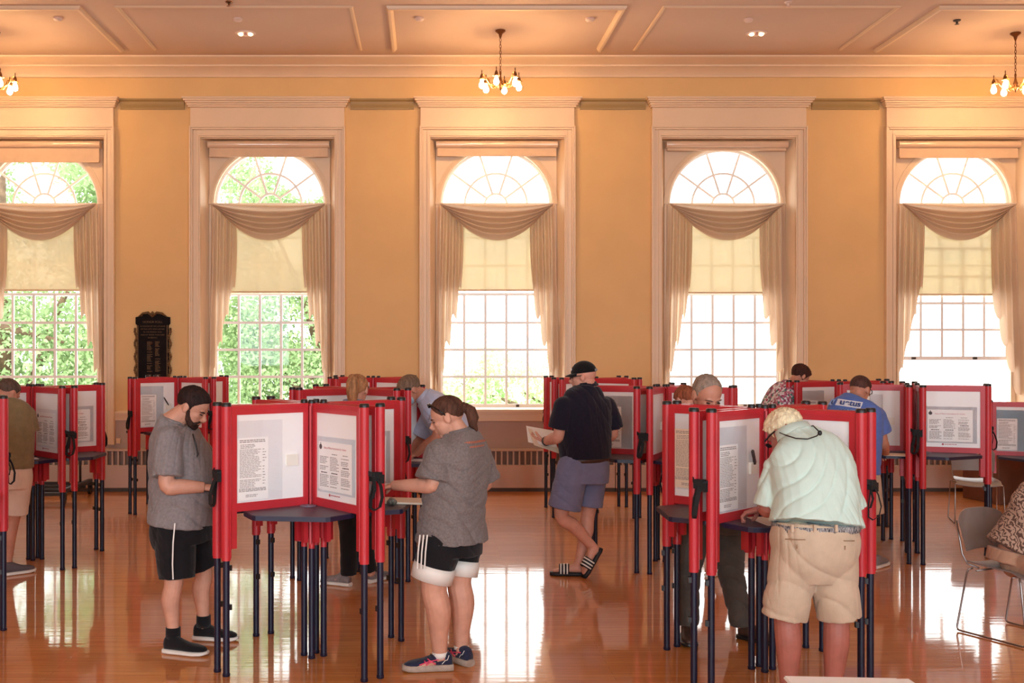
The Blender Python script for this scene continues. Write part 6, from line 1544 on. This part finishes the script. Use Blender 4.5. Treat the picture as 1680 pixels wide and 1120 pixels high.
def patch(w, h, m, name):
    b = nb(); n = 24; mz = 9
    for i in range(n):
        for j in range(mz):
            x0, x1, z0, z1 = -w / 2 + w * i / n, -w / 2 + w * (i + 1) / n, -h / 2 + h * j / mz, -h / 2 + h * (j + 1) / mz
            b.faces.new([b.verts.new((x0, 0, z0)), b.verts.new((x1, 0, z0)), b.verts.new((x1, 0, z1)), b.verts.new((x0, 0, z1))])
    bmesh.ops.remove_doubles(b, verts=b.verts, dist=1e-5); me = bpy.data.meshes.new(name); b.to_mesh(me); b.free(); me.materials.append(m); return me
_cast(s_, patch(0.175, 0.058, M_PRW, 'print_panel'), 1389, 661.5, 9.62, 'print_panel', s_, 0.15, 0.0025, 0.4)
cast_text(s_, 'uetus', 0.066, M_PRB, 1389, 665, 9.62, 'lettering', s_, 0.15, gap=0.014)
_cast(s_, patch(0.045, 0.055, M_PRG, 'print_panel'), 1366, 659.5, 9.62, 'print_panel', s_, 0.15, 0.0025, 0.4)
cast_text(s_, 'U', 0.05, M_PRB, 1366, 663, 9.62, 'lettering', s_, 0.15, gap=0.014)
cast_text(s_, 'COUNTY', 0.03, M_PRG, 1383, 674, 9.62, 'lettering', s_, 0.15, gap=0.004)
woman_shirt = [o for o in bpy.data.objects if o.name.startswith('t_shirt') and o.parent and 'woman with a ponytail in grey' in o.parent.get('label', '')][0]
b = nb(); rt.seed(12)
for k, (x0, x1, z, hh) in enumerate(((-0.058, 0.062, 0.016, 0.013), (-0.028, 0.062, -0.010, 0.009))):
    x = x0
    while x < x1:
        w_ = rt.uniform(0.006, 0.011); t_ = min(1, (x - x0 + 0.012) / 0.035) if k == 0 else 1
        b.faces.new([b.verts.new(p) for p in ((x, 0, z - hh / 2 * t_), (x + w_, 0, z - hh / 2 * t_), (x + w_, 0, z + hh / 2 * t_), (x, 0, z + hh / 2 * t_))]); x += w_ + 0.0025
me = _mesh(b, 'print'); me.materials.append(M_PRO)
_cast(woman_shirt, me, 776, 727, 6.6, 'back_print', woman_shirt, 0.0, 0.004)['kind'] = 'stuff'

# ------------------------------------------------------------------ small things on the desks
b = nb(); box(b, -0.11, 0.11, -0.17, 0.17, 0, 0.012); o = obj('ballot_folder', b, M_CREAM, bevel=0.002); q = W(660, 822, 6.85); o.location = (q.x, 6.86, 0.9555); o.rotation_euler = (0, 0, 1.35); tag(o, 'cream ballot folder on the desk in front of the ponytailed woman', 'folder')
b = nb()
for k in range(7): ellipsoid(b, (0.012 * math.cos(k), 0.012 * math.sin(k), 0.018 + 0.004 * (k % 3)), (0.02, 0.02, 0.018), None, 8, 6)
o = obj('key_ring', b, mat('dull_beads', lin(120, 112, 100), 0.4, var=0.3, vscale=60), smooth=True); o.location = (W(643, 828, 6.7).x, 6.72, 0.9555); tag(o, 'small dull bunch on the desk beside the cream folder', 'keys')
b = nb(); box(b, -0.10, 0.10, -0.15, 0.15, 0, 0.003); o = obj('ballot_sheet', b, M_CREAM); o.location = (W(1268, 846, 6.2).x, 6.18, 0.9395); o.rotation_euler = (0, 0, 0.1); tag(o, 'cream ballot under the hand of the white-haired man', 'ballot')
b = nb(); box(b, -0.10, 0.10, -0.13, 0.13, 0, 0.003); o = obj('ballot_sheet', b, M_CREAM); o.location = (W(1467, 746, 9.95).x, 9.95, 0.9555); o.rotation_euler = (0, 0, -0.3); tag(o, 'cream ballot under the hand of the man in the blue shirt', 'ballot')
b = nb(); box(b, -0.06, 0.06, -0.08, 0.08, 0, 0.003); o = obj('ballot_sheet', b, M_PAPER); o.location = (W(50, 748, 9.6).x, 9.60, 0.9555); o.rotation_euler = (0, 0, 0.5); tag(o, 'white ballot on the desk beside the hand of the man in olive', 'ballot')
b = nb(); box(b, -0.09, 0.09, -0.13, 0.13, 0, 0.003); o = obj('ballot_sheet', b, M_PAPER); o.location = (W(692, 765, 9.45).x, 9.44, 0.9555); o.rotation_euler = (0, 0, 1.2); tag(o, 'white ballot on the desk below the leaning masked man', 'ballot')
bpy.data.scenes.remove(TMP)
